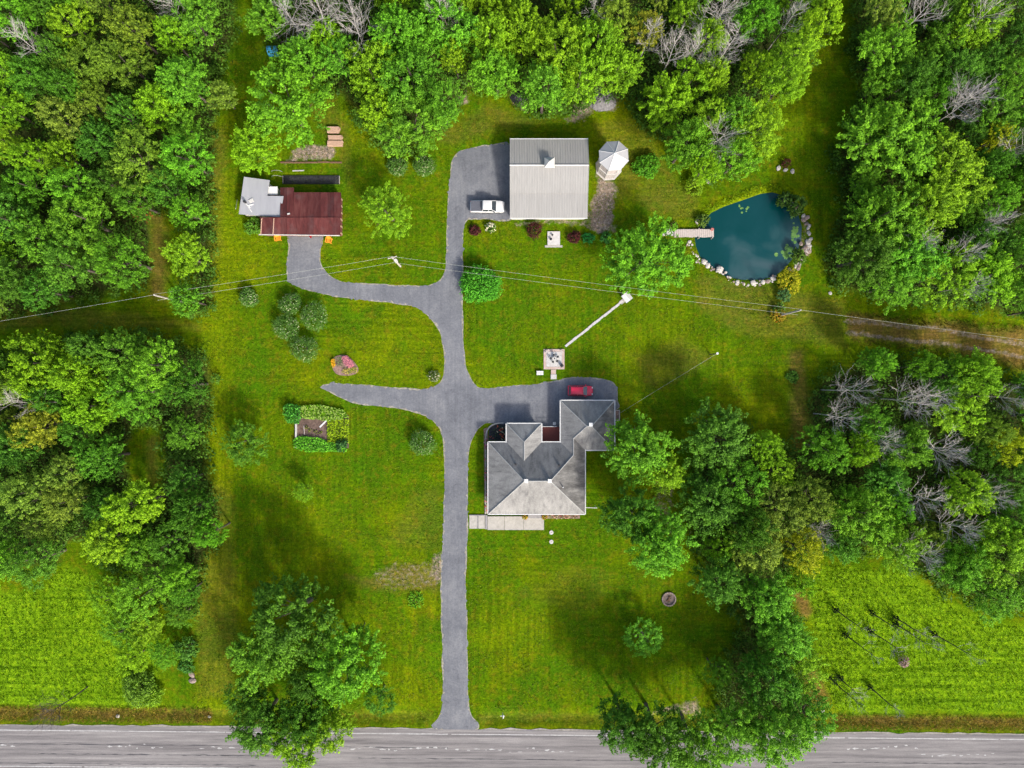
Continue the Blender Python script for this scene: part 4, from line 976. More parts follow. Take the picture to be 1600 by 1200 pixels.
G().box((cxx, cyy, .47), (.5, .5, .04)).build('seat', 'white', sw)
for sx in (-.22, .22):
    for sy in (-.22, .22): G().cyl((cxx + sx, cyy + sy, .03), .02, .42, 6).build('leg', 'white', sw)
G().ring((cxx, cyy), .25, .29, .82, .87, 14, 0, math.pi).build('backrest', 'white', sw)
for k in range(4): G().cyl((cxx + .27 * math.cos(.4 + k * .78), cyy + .27 * math.sin(.4 + k * .78), .47), .015, .37, 5).build('spindle', 'white', sw)
# front walk, steps, flower beds
wk = thing('front_walk', 'pale concrete walk and landing along the front of the house', 'walkway', (*P(790, 816), 0))
for (a, b, c, d, z, m_) in ((733.5, 806, 745.5, 826, .10, 'concrete'), (747.5, 806, 757.5, 826, .16, 'concrete'), (758.2, 805, 761.6, 827, .24, 'concrete_dark'), (762, 807, 788, 828, .22, 'concrete'), (788.4, 807, 818, 828, .225, 'concrete'), (818.4, 807, 850, 828, .22, 'concrete'), (733, 804.6, 761, 805.8, .2, 'concrete_dark'), (745.8, 806, 747.2, 826, .12, 'concrete_dark')):
    x0, y0, w_, h_ = rect_px(a, b, c, d, z); G().box((x0, y0, z / 2), (w_, h_, z)).build('slab', m_, wk)
x0, y0, w_, h_ = rect_px(825, 800, 848, 811, .4); G().box((x0, y0, .19), (w_, h_ - .25, .38)).build('door_step', 'concrete_dark', wk)
def flowers(name, poly, label, cols, dens=14, hgt=.45, cat='flowers', leafcol=(.06, .12, .03), leaf=.18, group=None):
    """leafy bed with blossoms; one thing with foliage and blossom parts"""
    xs = [p[0] for p in poly]; ys = [p[1] for p in poly]; cx, cy = sum(xs) / len(xs), sum(ys) / len(ys)
    o = thing(name, label, cat, (*P(cx, cy), 0), 0, group)
    def pts(n):
        x = rng.uniform(min(xs), max(xs), n); y = rng.uniform(min(ys), max(ys), n); k = np_inside(x, y, poly); q = np.stack([(x[k] - cx) / K, (cy - y[k]) / K], -1); return q
    A = (max(xs) - min(xs)) * (max(ys) - min(ys)) / 81
    q = pts(int(A * dens * 5)); n = len(q)
    if n:
        c = np.concatenate([q, rng.uniform(.05, hgt, (n, 1))], 1); me = leaves_mesh('foliage', c, rng.normal(size=(n, 3)) * .6 + np.array([0, 0, .8]), leaf * rng.uniform(.6, 1.3, n), rng.uniform(0, 1, n)); me.materials.append(M['leaf'])
        f = link_mesh('foliage', me, o); f.color = (leafcol[0] * 1.6, leafcol[1] * 1.6, leafcol[2] * 1.4, 1); f['kind'] = 'stuff'
    for col, frac, bs in cols:
        q = pts(int(A * dens * frac)); n = len(q)
        if not n: continue
        q = np.repeat(q, 4, 0) + rng.normal(size=(n * 4, 2)) * .07; c = np.concatenate([q, rng.uniform(hgt * .8, hgt * 1.25, (n * 4, 1))], 1)
        me = leaves_mesh('blossoms', c, rng.normal(size=(n * 4, 3)) * .4 + np.array([0, 0, 1]), np.full(n * 4, bs), rng.uniform(.2, .8, n * 4), .9); me.materials.append(M['petal'])
        f = link_mesh('blossoms', me, o); f.color = (*col, 1); f['kind'] = 'stuff'
    return o
def bed(name, poly, z, mat, label, cat):
    o = G().prism([P(*p) for p in poly], .0, z).build(name, mat, None); tag(o, label, cat); return o
bed('flower_border', [(756, 670), (761.5, 668), (763.5, 690), (762, 802), (757, 803)], .1, 'mulch', 'narrow mulched border along the left wall of the house', 'flower bed')
flowers('border_flowers', [(757, 680), (763, 680), (762, 800), (757.5, 800)], 'pink and red flowers in the border along the left wall', [((.5, .08, .1), .3, .17), ((.45, .2, .4), .25, .15)], 8, .35)
bed('porch_bed', [(764, 688), (764, 671), (769, 665), (778, 662.5), (793, 663), (793, 690)], .14, 'soil_dark', 'dark rounded planting bed left of the porch roof', 'flower bed')
flowers('porch_bed_plants', [(766, 688), (766, 672), (778, 665), (791, 665), (791, 688)], 'dark leafy plants with red and white flowers left of the porch roof', [((.5, .1, .06), .35, .16), ((.6, .58, .5), .15, .14)], 7, .5, leafcol=(.03, .06, .03))
kb = thing('bed_kerb', 'curved pale kerb around the planting bed left of the porch', 'kerb', (*P(762, 680), 0))
kp = smooth_poly([P(*p) for p in ((759, 803), (759, 760), (759, 720), (759, 685), (761, 673), (768, 664.5), (780, 661), (792, 661))], .6, 0, False)
for i in range(len(kp) - 1):
    p, q = Vector(kp[i]), Vector(kp[i + 1]); m_ = (p + q) / 2; G().box((m_.x, m_.y, .1), ((q - p).length - .015, .22, .2), math.atan2((q - p).y, (q - p).x)).build('kerb_stone', 'concrete', kb)
bed('front_bed', [(851, 802), (906, 802), (906, 810), (851, 810)], .12, 'mulch', 'mulched bed along the front wall right of the door', 'flower bed')
flowers('front_bed_flowers', [(852, 803), (904, 803), (904, 809.5), (852, 809.5)], 'mixed flowers in the front bed right of the door', [((.5, .3, .25), .4, .15), ((.6, .5, .45), .3, .14), ((.4, .1, .1), .2, .14)], 10, .3)
for x, s in ((820.5, 'left'), (850.5, 'right')):
    shrub(x, 807.5, 4, .8, (.12, .16, .02), f'potted yellow and orange flowers {s} of the front door', None, .14, 130, 'potted_flowers', 'flowers', True, (.62, .35, .03), 26, .13)
wb = thing('wood_bin', 'small brown bin on a pale frame against the right garage wall', 'bin', (*P(965, 650), 0))
x0, y0, w_, h_ = rect_px(961, 641, 968, 657, .8)
G().box((x0, y0, .4), (w_, h_, .8)).build('body', 'wood_brown', wb); G().box((x0, y0, .83), (w_ + .1, h_ + .1, .05)).build('rim', 'wood_grey', wb); G().box((x0, y0, .86), (w_ - .2, h_ - .2, .03)).build('fill', 'mulch', wb)
fp = thing('horizontal_pole', 'white pole sticking out sideways from the house near its lower right corner', 'pole', (*P(923, 793, 2.4), 0))
a = P(910, 792.6, 2.4); b = P(933, 793.4, 2.4); G().tube([(a[0], a[1], 2.5), (b[0], b[1], 2.5)], .06, 8).build('bar', 'white', fp); G().tube([(b[0] - .1, b[1], .0), (b[0] - .1, b[1], 2.5)], .05, 8).build('post', 'white', fp)
for y, s in ((832, 'upper'), (846.5, 'lower')):
    c = P(861.5, y); o = thing('septic_lid', f'{s} of two round pale lids in the front lawn', 'lid', (c[0], c[1], 0)); G().cyl((c[0], c[1], .0), .36, .1, 18).build('lid', 'palestone', o); G().cyl((c[0], c[1], .1), .08, .03, 8).build('knob', 'concrete_dark', o)

# ------------------------------------------------------------------ BARN
def metal_roof(name, c1, c2):
    t = NT(name); v = t.coord((1.4, .08, 1)); f = t.noise(v, 1.3, 4, .6); t.color(t.ramp(f, [(.3, c1), (.7, c2)]))
    t.b.inputs['Roughness'].default_value = .5; t.b.inputs['Specular IOR Level'].default_value = .4; return t.m
M['barnroof'] = metal_roof('pale_ribbed_steel', (.255, .25, .24), (.295, .29, .28))
barn = thing('barn', 'large barn with pale ribbed metal roof and cupola', 'barn', (*P(858, 290, 3), 0))
def BP(x, y, h): q = P(x, y, h); return (q[0], q[1], h)
def ribbed(name, quad, mat, parent, pitch=.42, rib=.045, w=.07):
    """sloped ribbed sheet: quad = (eave left, eave right, ridge right, ridge left)"""
    a, b, c, d = (Vector(q) for q in quad); n = max(2, int((b - a).length / pitch)); nrm = (b - a).cross(d - a).normalized(); g = G()
    g.raw([a, b, c, d, a - nrm * .05, b - nrm * .05, c - nrm * .05, d - nrm * .05], [(0, 1, 2, 3), (7, 6, 5, 4), (0, 4, 5, 1), (1, 5, 6, 2), (2, 6, 7, 3), (3, 7, 4, 0)])
    for i in range(n + 1):
        t_ = (i + .0) / n; t_ = min(max(t_, .004), .996); p, q = a.lerp(b, t_), d.lerp(c, t_); s_ = (b - a).normalized() * w / 2; u_ = nrm * rib
        g.raw([p - s_, p + s_, q + s_, q - s_, p - s_ * .5 + u_, p + s_ * .5 + u_, q + s_ * .5 + u_, q - s_ * .5 + u_], [(4, 5, 6, 7), (0, 1, 5, 4), (1, 2, 6, 5), (2, 3, 7, 6), (3, 0, 4, 7)])
    return g.build(name, mat, parent)
xl, xr = BP(796.5, 217, 3.5)[0], BP(919, 217, 3.5)[0]
yN = BP(0, 217.5, 3.5)[1]; yR = BP(0, 258, 4.8)[1]; yM = BP(0, 302, 3.5)[1]; yS = BP(0, 340.5, 2.5)[1]
xl2, xr2 = xl, BP(917, 340, 2.5)[0] + .35
ribbed('roof_slope', ((xr, yN, 3.5), (xl, yN, 3.5), (xl, yR, 4.8), (xr, yR, 4.8)), 'barnroof', barn)
ribbed('roof_slope', ((xl, yM, 3.5), (xr, yM, 3.5), (xr, yR, 4.8), (xl, yR, 4.8)), 'barnroof', barn)
ribbed('lean_to_roof', ((xl, yS, 2.55), (xr, yS, 2.55), (xr, yM + .1, 3.42), (xl, yM + .1, 3.42)), 'barnroof', barn)
G().tube([(xl, yR, 4.82), (xr, yR, 4.82)], .13, 6).build('ridge_cap', 'offwhite', barn)
wx0, wx1 = xl + .3, xr - .3
def gable(x, name):
    v = [(x, yN - .3, 0), (x, yS + .3, 0), (x, yS + .3, 2.5), (x, yM, 3.35), (x, yR, 4.7), (x, yN - .3, 3.45)]
    v2 = [(a + .1, b, c) for a, b, c in v]; n = len(v)
    G().raw(v + v2, [tuple(range(n)), tuple(range(2 * n - 1, n - 1, -1))] + [(i, n + i, n + (i + 1) % n, (i + 1) % n) for i in range(n)]).build(name, 'siding', barn)
gable(wx0, 'gable_wall'); gable(wx1 - .1, 'gable_wall')
G().box(((wx0 + wx1) / 2, yN - .35, 1.7), (wx1 - wx0 - .22, .1, 3.4)).build('side_wall', 'siding', barn)
G().box(((wx0 + wx1) / 2, yS + .35, 1.22), (wx1 - wx0 - .22, .1, 2.44)).build('side_wall', 'siding', barn)
for yy in (yR + 1.5, yR - 3.2):
    d_ = G().box((wx0 - .03, yy, 1.45), (.05, 3.0, 2.7)).build('garage_door', 'white', barn); G().box((wx0 - .07, yy, .9), (.05, .3, .08)).build('handle', 'dark', d_)
for k in range(3): 
    w0 = G().box((wx0 + 2.5 + k * 3.6, yS + .29, 1.4), (1.2, .06, .8)).build('window', 'white', barn); G().box((wx0 + 2.5 + k * 3.6, yS + .25, 1.4), (1.04, .05, .64)).build('pane', 'glass', w0)
G().box(((xl + xr) / 2, yS - .07, 2.5), (xr - xl, .12, .1)).build('gutter', 'white', barn); G().box(((xl + xr) / 2, yN + .07, 3.46), (xr - xl, .12, .1)).build('gutter', 'white', barn)
cx0, cy0, _ = BP(858.5, 255, 5.2)
cup = G().box((cx0, cy0, 4.95), (1.15, 1.15, 1.1)).build('cupola', 'offwhite', barn)
g = G(); e = .85; zt = 5.52
g.raw([(cx0 - e, cy0 - e, zt), (cx0 + e, cy0 - e, zt), (cx0 + e, cy0 + e, zt), (cx0 - e, cy0 + e, zt), (cx0, cy0, zt + .95)], [(0, 1, 4), (1, 2, 4), (2, 3, 4), (3, 0, 4), (3, 2, 1, 0)]); g.build('cupola_roof', 'offwhite', cup)
G().tube([(cx0, cy0, zt + .9), (cx0, cy0, zt + 1.5)], .03, 6).build('finial', 'dark', cup)

# ------------------------------------------------------------------ GAZEBO (octagonal, tall)
gz_h = 6.2
gc = P(959, 243.5, gz_h); gb_ = gc
gaz = thing('gazebo', 'tall octagonal gazebo with white metal roof beside the barn', 'gazebo', (gc[0], gc[1], 0))
r_e = 24.5 / K * (ALT - gz_h) / ALT; r_w = 2.05; a0 = math.pi / 8 + .06
M['gazroof'] = metal_roof('white_gazebo_steel', (.33, .33, .34), (.38, .38, .39)); M['gazwall'] = nmat('gazebo_boards', (.34, .29, .28), (.5, .45, .43), 2, .8, .2, (4, 4, .2))
for i in range(8):
    a1, a2 = a0 + i * math.pi / 4, a0 + (i + 1) * math.pi / 4
    A = (gc[0] + r_e * math.cos(a1), gc[1] + r_e * math.sin(a1), gz_h); B = (gc[0] + r_e * math.cos(a2), gc[1] + r_e * math.sin(a2), gz_h); C_ = (gc[0], gc[1], gz_h + 1.35)
    G().raw([A, B, C_, (A[0], A[1], A[2] - .08), (B[0], B[1], B[2] - .08), (C_[0], C_[1], C_[2] - .08)], [(0, 1, 2), (5, 4, 3), (0, 3, 4, 1), (1, 4, 5, 2), (2, 5, 3, 0)]).build('roof_panel', 'gazroof', gaz)
    G().tube([Vector(A) + Vector((0, 0, .02)), Vector(C_) + Vector((0, 0, .02))], .045, 5).build('hip_strip', 'white', gaz)
    am = (a1 + a2) / 2; ap = r_w * math.cos(math.pi / 8); sl = 2 * r_w * math.sin(math.pi / 8); rz = am + math.pi / 2
    c = (gc[0] + ap * math.cos(am), gc[1] + ap * math.sin(am))
    w = G().box((c[0], c[1], 1.3), (sl - .16, .06, 2.6), rz).build('lower_wall', 'gazwall', gaz)
    G().box((c[0], c[1], 4.42), (sl - .16, .06, 3.2), rz).build('upper_wall', 'gazwall', gaz)
    for k in range(4):
        t_ = (k - 1.5) * (sl - .2) / 4; q = (c[0] + t_ * math.cos(rz) + .045 * math.cos(am), c[1] + t_ * math.sin(rz) + .045 * math.sin(am))
        G().box((q[0], q[1], 1.3), (.07, .03, 2.55), rz).build('batten', 'offwhite', w)
    G().box((gc[0] + r_w * math.cos(a1), gc[1] + r_w * math.sin(a1), gz_h / 2), (.14, .14, gz_h - .1), a1).build('post', 'offwhite', gaz)
    G().box((c[0] + .05 * math.cos(am), c[1] + .05 * math.sin(am), 2.7), (sl + .1, .2, .12), rz).build('belt_rail', 'offwhite', gaz)
oc = [(gc[0] + 2.35 * math.cos(a0 + i * math.pi / 4), gc[1] + 2.35 * math.sin(a0 + i * math.pi / 4)) for i in range(8)]
G().prism(oc, 0, .18).build('floor', 'palestone', gaz)

# ------------------------------------------------------------------ SHED (rusty red roof with grey wing)
def rust_mat():
    t = NT('rusty_red_metal'); v = t.coord((1.2, .25, 1)); f = t.noise(v, .9, 5, .7, .4); b = t.noise(t.coord(), .5, 3)
    c = t.ramp(f, [(.28, (.048, .019, .019)), (.48, (.084, .024, .024)), (.72, (.125, .046, .042))])
    c = t.mix(t.ramp(b, [(.5, (0, 0, 0)), (.7, (.6, .6, .6))]), c, (.10, .055, .055)); oi = t.add('ShaderNodeObjectInfo'); c = t.mix(1.0, c, t.ramp(oi.outputs['Random'], [(0, (.72, .74, .78)), (.5, (1, 1, 1)), (1, (1.25, 1.2, 1.2))]), 'MULTIPLY'); t.color(c); t.b.inputs['Roughness'].default_value = .85; t.b.inputs['Specular IOR Level'].default_value = .08; return t.m
M['rust'] = rust_mat()
sh = thing('shed', 'long shed with rusty red metal roof and a grey metal wing', 'shed', (*P(455, 330, 2.5), 0))
def SP(x, y, h): q = P(x, y, h); return (q[0], q[1], h)
def sheets(x0, x1, y0, y1, h0, h1, n, name='roof_sheet', mat='rust'):
    for i in range(n):
        a, b = x0 + (x1 - x0) * i / n, x0 + (x1 - x0) * (i + 1) / n; dz = .012 * (i % 3)
        ribbed(name, ((SP(a, y1, h1)[0] + .01, SP(a, y1, h1)[1], h1 + dz), (SP(b, y1, h1)[0] - .01, SP(b, y1, h1)[1], h1 + dz), (SP(b, y0, h0)[0] - .01, SP(b, y0, h0)[1], h0 + dz), (SP(a, y0, h0)[0] + .01, SP(a, y0, h0)[1], h0 + dz)), mat, sh, .45, .025)
sheets(407, 532, 340, 367, 3.3, 2.6, 12)
for i in range(9):   # north slope, falls away
    a, b = 438 + (533 - 438) * i / 9, 438 + (533 - 438) * (i + 1) / 9; y_n = 293 if i < 2 else 300.5; h_n = 2.45 if i < 2 else 2.7
    A, B, C_, D = SP(b, y_n, h_n), SP(a, y_n, h_n), SP(a, 340, 3.3), SP(b, 340, 3.3); dz = .012 * (i % 3)
    ribbed('roof_sheet', tuple((p[0] + (.01 if k in (1, 2) else -.01), p[1], p[2] + dz) for k, p in enumerate((A, B, C_, D))), 'rust', sh, .45, .025)
a, b = SP(406, 340, 3.35), SP(533, 340, 3.35); G().tube([(a[0], a[1], 3.34), (b[0], b[1], 3.34)], .07, 6).build('ridge_cap', 'rust', sh)
for x in (409, 428):
    p, q = SP(x, 341, 3.36), SP(x - 1.5, 366, 2.68); G().tube([p, q], .07, 5).build('seam_strip', 'wood_pink', sh)
p, q = SP(404.5, 366.5, 2.6), SP(531, 368, 2.6); G().tube([p, q], .09, 6).build('gutter', 'palestone', sh)
x0, x1 = SP(410, 0, 2.5)[0], SP(529, 0, 2.5)[0]; y0, y1 = SP(0, 304, 2.5)[1], SP(0, 364, 2.5)[1]
g = G(); ymid = SP(0, 340, 3.3)[1]; v = [(y0, 0), (y1, 0), (y1, 2.5), (ymid, 3.15), (y0, 2.55)]
x0b = x0; x0 = SP(441, 0, 2.5)[0]
g.raw([(x0, a, b) for a, b in v] + [(x1, a, b) for a, b in v], [(0, 1, 2, 3, 4), (9, 8, 7, 6, 5), (0, 5, 6, 1), (1, 6, 7, 2), (2, 7, 8, 3), (3, 8, 9, 4), (4, 9, 5, 0)]); g.build('wall', 'rust_wall', sh)
v = [(ymid, 0), (y1, 0), (y1, 2.5), (ymid, 3.15)]; x1b = x0 - .02
G().raw([(x0b, a, b) for a, b in v] + [(x1b, a, b) for a, b in v], [(0, 1, 2, 3), (7, 6, 5, 4), (0, 4, 5, 1), (1, 5, 6, 2), (2, 6, 7, 3), (3, 7, 4, 0)]).build('wall', 'rust_wall', sh)
for i in range(11):
    yy = y1 + (y0 - y1) * (i + .5) / 11; G().box((x1 + .04, yy, 1.25), (.05, .3, 2.45)).build('board', 'rust_wall' if i % 2 else 'wood_pink', sh)
xx = SP(477, 0, 2)[0]; d_ = G().box((xx, y1 - .04, 1.1), (3.6, .06, 2.2)).build('door', 'wood_brown', sh); G().box((xx + 1.2, y1 - .09, 1.0), (.08, .06, .3)).build('handle', 'dark', d_)
gw = [(381,276),(420,280.5),(416.5,305),(441,305),(437.5,338),(373,334.5)]
gwm = [SP(x, y, 2.9 + (x - 373) * .008)[:2] for x, y in gw]
G().prism(gwm, 2.78, 2.9).build('wing_roof', 'galv', sh); G().prism(offset_poly(gwm, -.35), 0, 2.775).build('wing_wall', 'siding', sh)
x0, y0, w_, h_ = rect_px(416.5, 291.5, 433.5, 304, 2.4); G().box((x0, y0, 2.35), (w_, h_, .1)).build('white_roof_panel', 'white', sh); G().box((x0, y0, 1.14), (w_ - .25, h_ - .25, 2.28)).build('lean_to_wall', 'siding', sh)
x0, y0, w_, h_ = rect_px(389, 311, 396, 316, 3.0); G().box((x0, y0, 2.98), (w_, h_, .14), .5).build('skylight', 'offwhite', sh)
for a, b in (((384, 318), (391, 324)), ((388, 323), (393, 331)), ((386, 321), (396, 319))):
    p, q = SP(*a, 2.95), SP(*b, 2.95); G().tube([(p[0], p[1], 2.93), (q[0], q[1], 2.93)], .1, 5).build('sealant_streak', 'white', sh)
p = SP(382.5, 315.5, 3.3); G().cyl((p[0], p[1], 2.88), .2, .8, 10).build('stove_pipe', 'dark', sh)
p = SP(451, 334, 3.3); G().box((p[0], p[1], 3.3), (.45, .25, .1), .2).build('roof_patch', 'palestone', sh)
wp_ = thing('leaning_pole', 'white pole leaning against the left end of the grey shed wing', 'pole', (*P(369, 315), 0))
a, b = P(370.5, 312, .1), P(374, 328, 1.0); G().tube([(a[0], a[1], .05), (b[0] - .3, b[1], 1.8)], .05, 6).build('pole', 'white', wp_)
def adirondack(x, y, label, rz):
    c = P(x, y); o = thing('garden_chair', label, 'chair', (c[0], c[1], 0), rz, 'orange chairs in front of the shed')
    for k in range(5): G().box(((k - 2) * .13, -.1, .36 + .0), (.115, .55, .03)).build('seat_slat', 'orange', o, world=False)
    for k in range(5):
        xx = (k - 2) * .14; G().raw([(xx - .06, .18, .38), (xx + .06, .18, .38), (xx + .07, .5, 1.0 - .05 * abs(k - 2)), (xx - .07, .5, 1.0 - .05 * abs(k - 2)), (xx - .06, .21, .38), (xx + .06, .21, .38), (xx + .07, .53, 1.0 - .05 * abs(k - 2)), (xx - .07, .53, 1.0 - .05 * abs(k - 2))], [(0, 1, 2, 3), (7, 6, 5, 4), (0, 4, 5, 1), (1, 5, 6, 2), (2, 6, 7, 3), (3, 7, 4, 0)]).build('back_slat', 'orange', o, world=False)
    for s in (-1, 1):
        G().box((s * .42, -.02, .6), (.16, .8, .035)).build('armrest', 'orange', o, world=False); G().box((s * .4, -.34, .29), (.06, .1, .58)).build('leg', 'orange', o, world=False); G().box((s * .4, .3, .29), (.06, .1, .58)).build('leg', 'orange', o, world=False)
    o.scale = (1.15, 1.15, 1.15)
    return o
adirondack(435.5, 373, 'orange slatted chair at the left of the shed door', .15); adirondack(515, 376.5, 'orange slatted chair at the right of the shed door', -.2)
fg = thing('flag', 'small red flag hanging from the front of the rusty shed', 'flag', (*P(482, 366, 2.0), 0))
a = P(480.5, 366, 2.3); b = P(483, 370.5, 2.9); G().tube([(a[0], a[1], 2.2), (b[0], b[1], 2.75)], .03, 6).build('pole', 'white', fg)
vv = []; ff = []
for i in range(6):
    for j in range(2):
        vv.append((a[0] + (b[0] - a[0]) * (i / 5) + .55 * j * (1 - i / 9), a[1] + (b[1] - a[1]) * i / 5 + .08 * math.sin(i) * j, 2.2 + .55 * i / 5 - .45 * j))
for i in range(5): ff.append((2 * i, 2 * i + 1, 2 * i + 3, 2 * i + 2))
nv_ = len(vv); vv2 = [(x, y + .02, z - .02) for x, y, z in vv]
G().raw(vv + vv2, ff + [tuple(nv_ + k for k in f[::-1]) for f in ff]).build('cloth', 'red', fg)

# beds and lumber behind the shed
for k, (x0_, y0_, x1_, y1_, n, s) in enumerate(((512, 198, 530, 207.5, 4, 'uppermost of three lumber piles behind the shed'), (513, 211.5, 534.5, 218, 3, 'middle of three lumber piles behind the shed'), (512, 220, 535, 228, 4, 'lowest of three lumber piles behind the shed'))):
    o = thing('lumber_pile', 'pinkish boards, ' + s, 'lumber', (*P((x0_ + x1_) / 2, (y0_ + y1_) / 2), 0), 0, 'lumber piles behind the shed')
    for lay in range(3):
        for i in range(n):
            x0, y0, w_, h_ = rect_px(x0_, y0_ + (y1_ - y0_) * i / n, x1_ + R.uniform(-1, 1), y0_ + (y1_ - y0_) * (i + .9) / n, .5)
            G().box((x0 + R.uniform(-.1, .1), y0, .1 + lay * .2), (w_, h_, .17)).build('board', 'wood_pink', o)
tb = thing('timber_edging', 'line of dark timbers edging the bare soil behind the shed', 'edging', (*P(486, 254), 0))
for i in range(5):
    a, b = 438 + i * 19.5, 438 + (i + 1) * 19.2; y_ = 253.5 + R.uniform(-.6, .6); x0, y0, w_, h_ = rect_px(a, y_ - 1, b, y_ + 1, .2); G().box((x0, y0, .12), (w_, .22, .24), R.uniform(-.01, .01)).build('timber', 'wood_brown', tb)
pl = thing('plank', 'pale plank lying on the grass above the dark mulch bed', 'plank', (*P(466, 266.5), 0)); x0, y0, w_, h_ = rect_px(457, 265.6, 475, 267.4, .1); G().box((x0, y0, .05), (w_, .16, .08), .03).build('board', 'palestone', pl)
gbd = thing('mulch_bed', 'long narrow black mulch bed above the rusty shed roof', 'garden bed', (*P(486, 280.5), 0))
x0, y0, w_, h_ = rect_px(442, 274.5, 530, 287, .2); G().box((x0, y0, .1), (w_ - .2, h_ - .2, .16)).build('mulch', 'soil_dark', gbd)
for s in (-1, 1): G().box((x0, y0 + s * h_ / 2, .11), (w_, .07, .22)).build('edge_board', 'dark', gbd); G().box((x0 + s * (w_ / 2 + .01), y0, .115), (.06, h_ - .08, .22)).build('edge_board', 'wood_grey', gbd)
nl = 220; c = np.stack([rng.uniform(-w_ / 2, w_ / 2, nl), rng.uniform(-h_ / 2 + .1, h_ / 2 - .1, nl), rng.uniform(.2, .35, nl)], -1); me = leaves_mesh('seedlings', c, rng.normal(size=(nl, 3)) + np.array([0, 0, 1]), .13 * rng.uniform(.6, 1.3, nl), rng.uniform(0, 1, nl)); me.materials.append(M['leaf']); f = link_mesh('seedlings', me, gbd); f.color = (.06, .09, .03, 1); f['kind'] = 'stuff'
ar = thing('wire_arch', 'thin pale wire arch on the grass left of the mulch bed', 'arch', (*P(433, 272), 0)); c = P(433, 273)
G().tube([(c[0] + .9 * math.cos(k * math.pi / 8), c[1] - .4, .9 * math.sin(k * math.pi / 8)) for k in range(9)], .025, 5).build('hoop', 'palestone', ar); G().tube([(c[0] + .9 * math.cos(k * math.pi / 8), c[1] + .5, .9 * math.sin(k * math.pi / 8)) for k in range(9)], .025, 5).build('hoop', 'palestone', ar)

# ------------------------------------------------------------------ vegetable garden
vg = thing('vegetable_bed', 'rectangular vegetable bed with bare brown soil in its middle', 'garden bed', (*P(500, 668), 0))
G().prism([P(*p) for p in ((461, 640), (470, 635), (538, 643), (545, 650), (545, 700), (460, 700))], 0, .1).build('soil', 'soil', vg)
x0, y0, w_, h_ = rect_px(460.5, 662, 464.5, 685, .4); G().box((x0, y0, .3), (w_ * .5, h_, .5)).build('cold_frame', 'offwhite', vg)
for a, b in (((474.5, 665), (475.5, 679)), ((459, 699), (466, 699))):
    p, q = P(*a, .3), P(*b, .3); G().tube([(p[0], p[1], .25), (q[0], q[1], .25)], .06, 5).build('stake', 'wood_grey', vg)
pb = thing('plank', 'white board lying slanted on the garden soil', 'plank', (*P(505, 662), .1)); a, b = Vector(P(500, 667.5)), Vector(P(511, 656.5)); m_ = (a + b) / 2; G().box((m_.x, m_.y, .17), ((b - a).length, .26, .05), math.atan2((b - a).y, (b - a).x)).build('board', 'white', pb)
def crop(poly, hgt, col, label, leaf=.26, dens=26, bcols=()):
    o = flowers('vegetable_plants', poly, label, list(bcols), dens / 5 * 5, hgt, 'vegetables', col, leaf, 'vegetable plants in the garden'); return o
crop([(446, 634), (455, 630), (470, 634), (473, 650), (468, 662), (452, 660), (446, 648)], 1.7, (.045, .19, .03), 'tall bright green plants at the upper left of the vegetable garden', .3, 22)
crop([(470, 634), (500, 632), (538, 640), (545, 652), (520, 658), (472, 653)], .7, (.10, .23, .012), 'row of leafy plants along the top of the vegetable garden', .26, 26, [((.3, .45, .12), .5, .16)])
crop([(512, 655), (545, 655), (546, 692), (512, 692)], .5, (.17, .27, .012), 'yellow-green block of plants at the right of the vegetable garden', .27, 26)
crop([(459, 686), (470, 681), (500, 684), (514, 690), (540, 694), (543, 705), (480, 706), (460, 700)], .7, (.08, .26, .025), 'band of green plants along the bottom of the vegetable garden', .28, 26)
shrub(534, 696, 9, 1.1, (.03, .09, .035), 'dark blue-green plant at the lower right corner of the vegetable garden', None, .24, 350, 'vegetable_plant', 'vegetables')
for i, (x, y) in enumerate(((484, 672), (493, 675), (501, 677), (479, 668))): shrub(x, y, 3.2, .4, (.12, .15, .04), f'small sprout on the bare garden soil, {("first", "second", "third", "fourth")[i]} in its short row', 'sprouts on the garden soil', .16, 40, 'sprout', 'seedling')
# oval flower bed
bed('oval_bed', smooth_poly([(518, 566), (524, 557), (540, 555), (552, 564), (560, 576), (556, 584), (540, 587), (524, 583)], 4), .08, 'mulch', 'oval mulched flower bed on the left lawn', 'flower bed')
flowers('pink_flowers', [(535, 558), (542, 556), (550, 563), (554, 571), (546, 574), (538, 568)], 'mass of pink flowers in the oval bed', [((.5, .2, .32), 7, .17)], 12, .5)
flowers('yellow_flowers', [(518, 564), (523, 561), (525, 572), (521, 574)], 'yellow flowers at the left rim of the oval bed', [((.62, .36, .02), 7, .17)], 12, .4)
flowers('green_perennials', [(521, 560), (534, 556), (538, 566), (536, 574), (526, 572)], 'dark green plants at the top of the oval bed', [], 12, .6, leafcol=(.04, .12, .04))
flowers('lime_perennials', [(538, 576), (558, 574), (558, 582), (545, 585), (534, 582)], 'lime green plants at the lower right of the oval bed', [((.4, .35, .1), 1.2, .14)], 14, .35, leafcol=(.14, .2, .02))

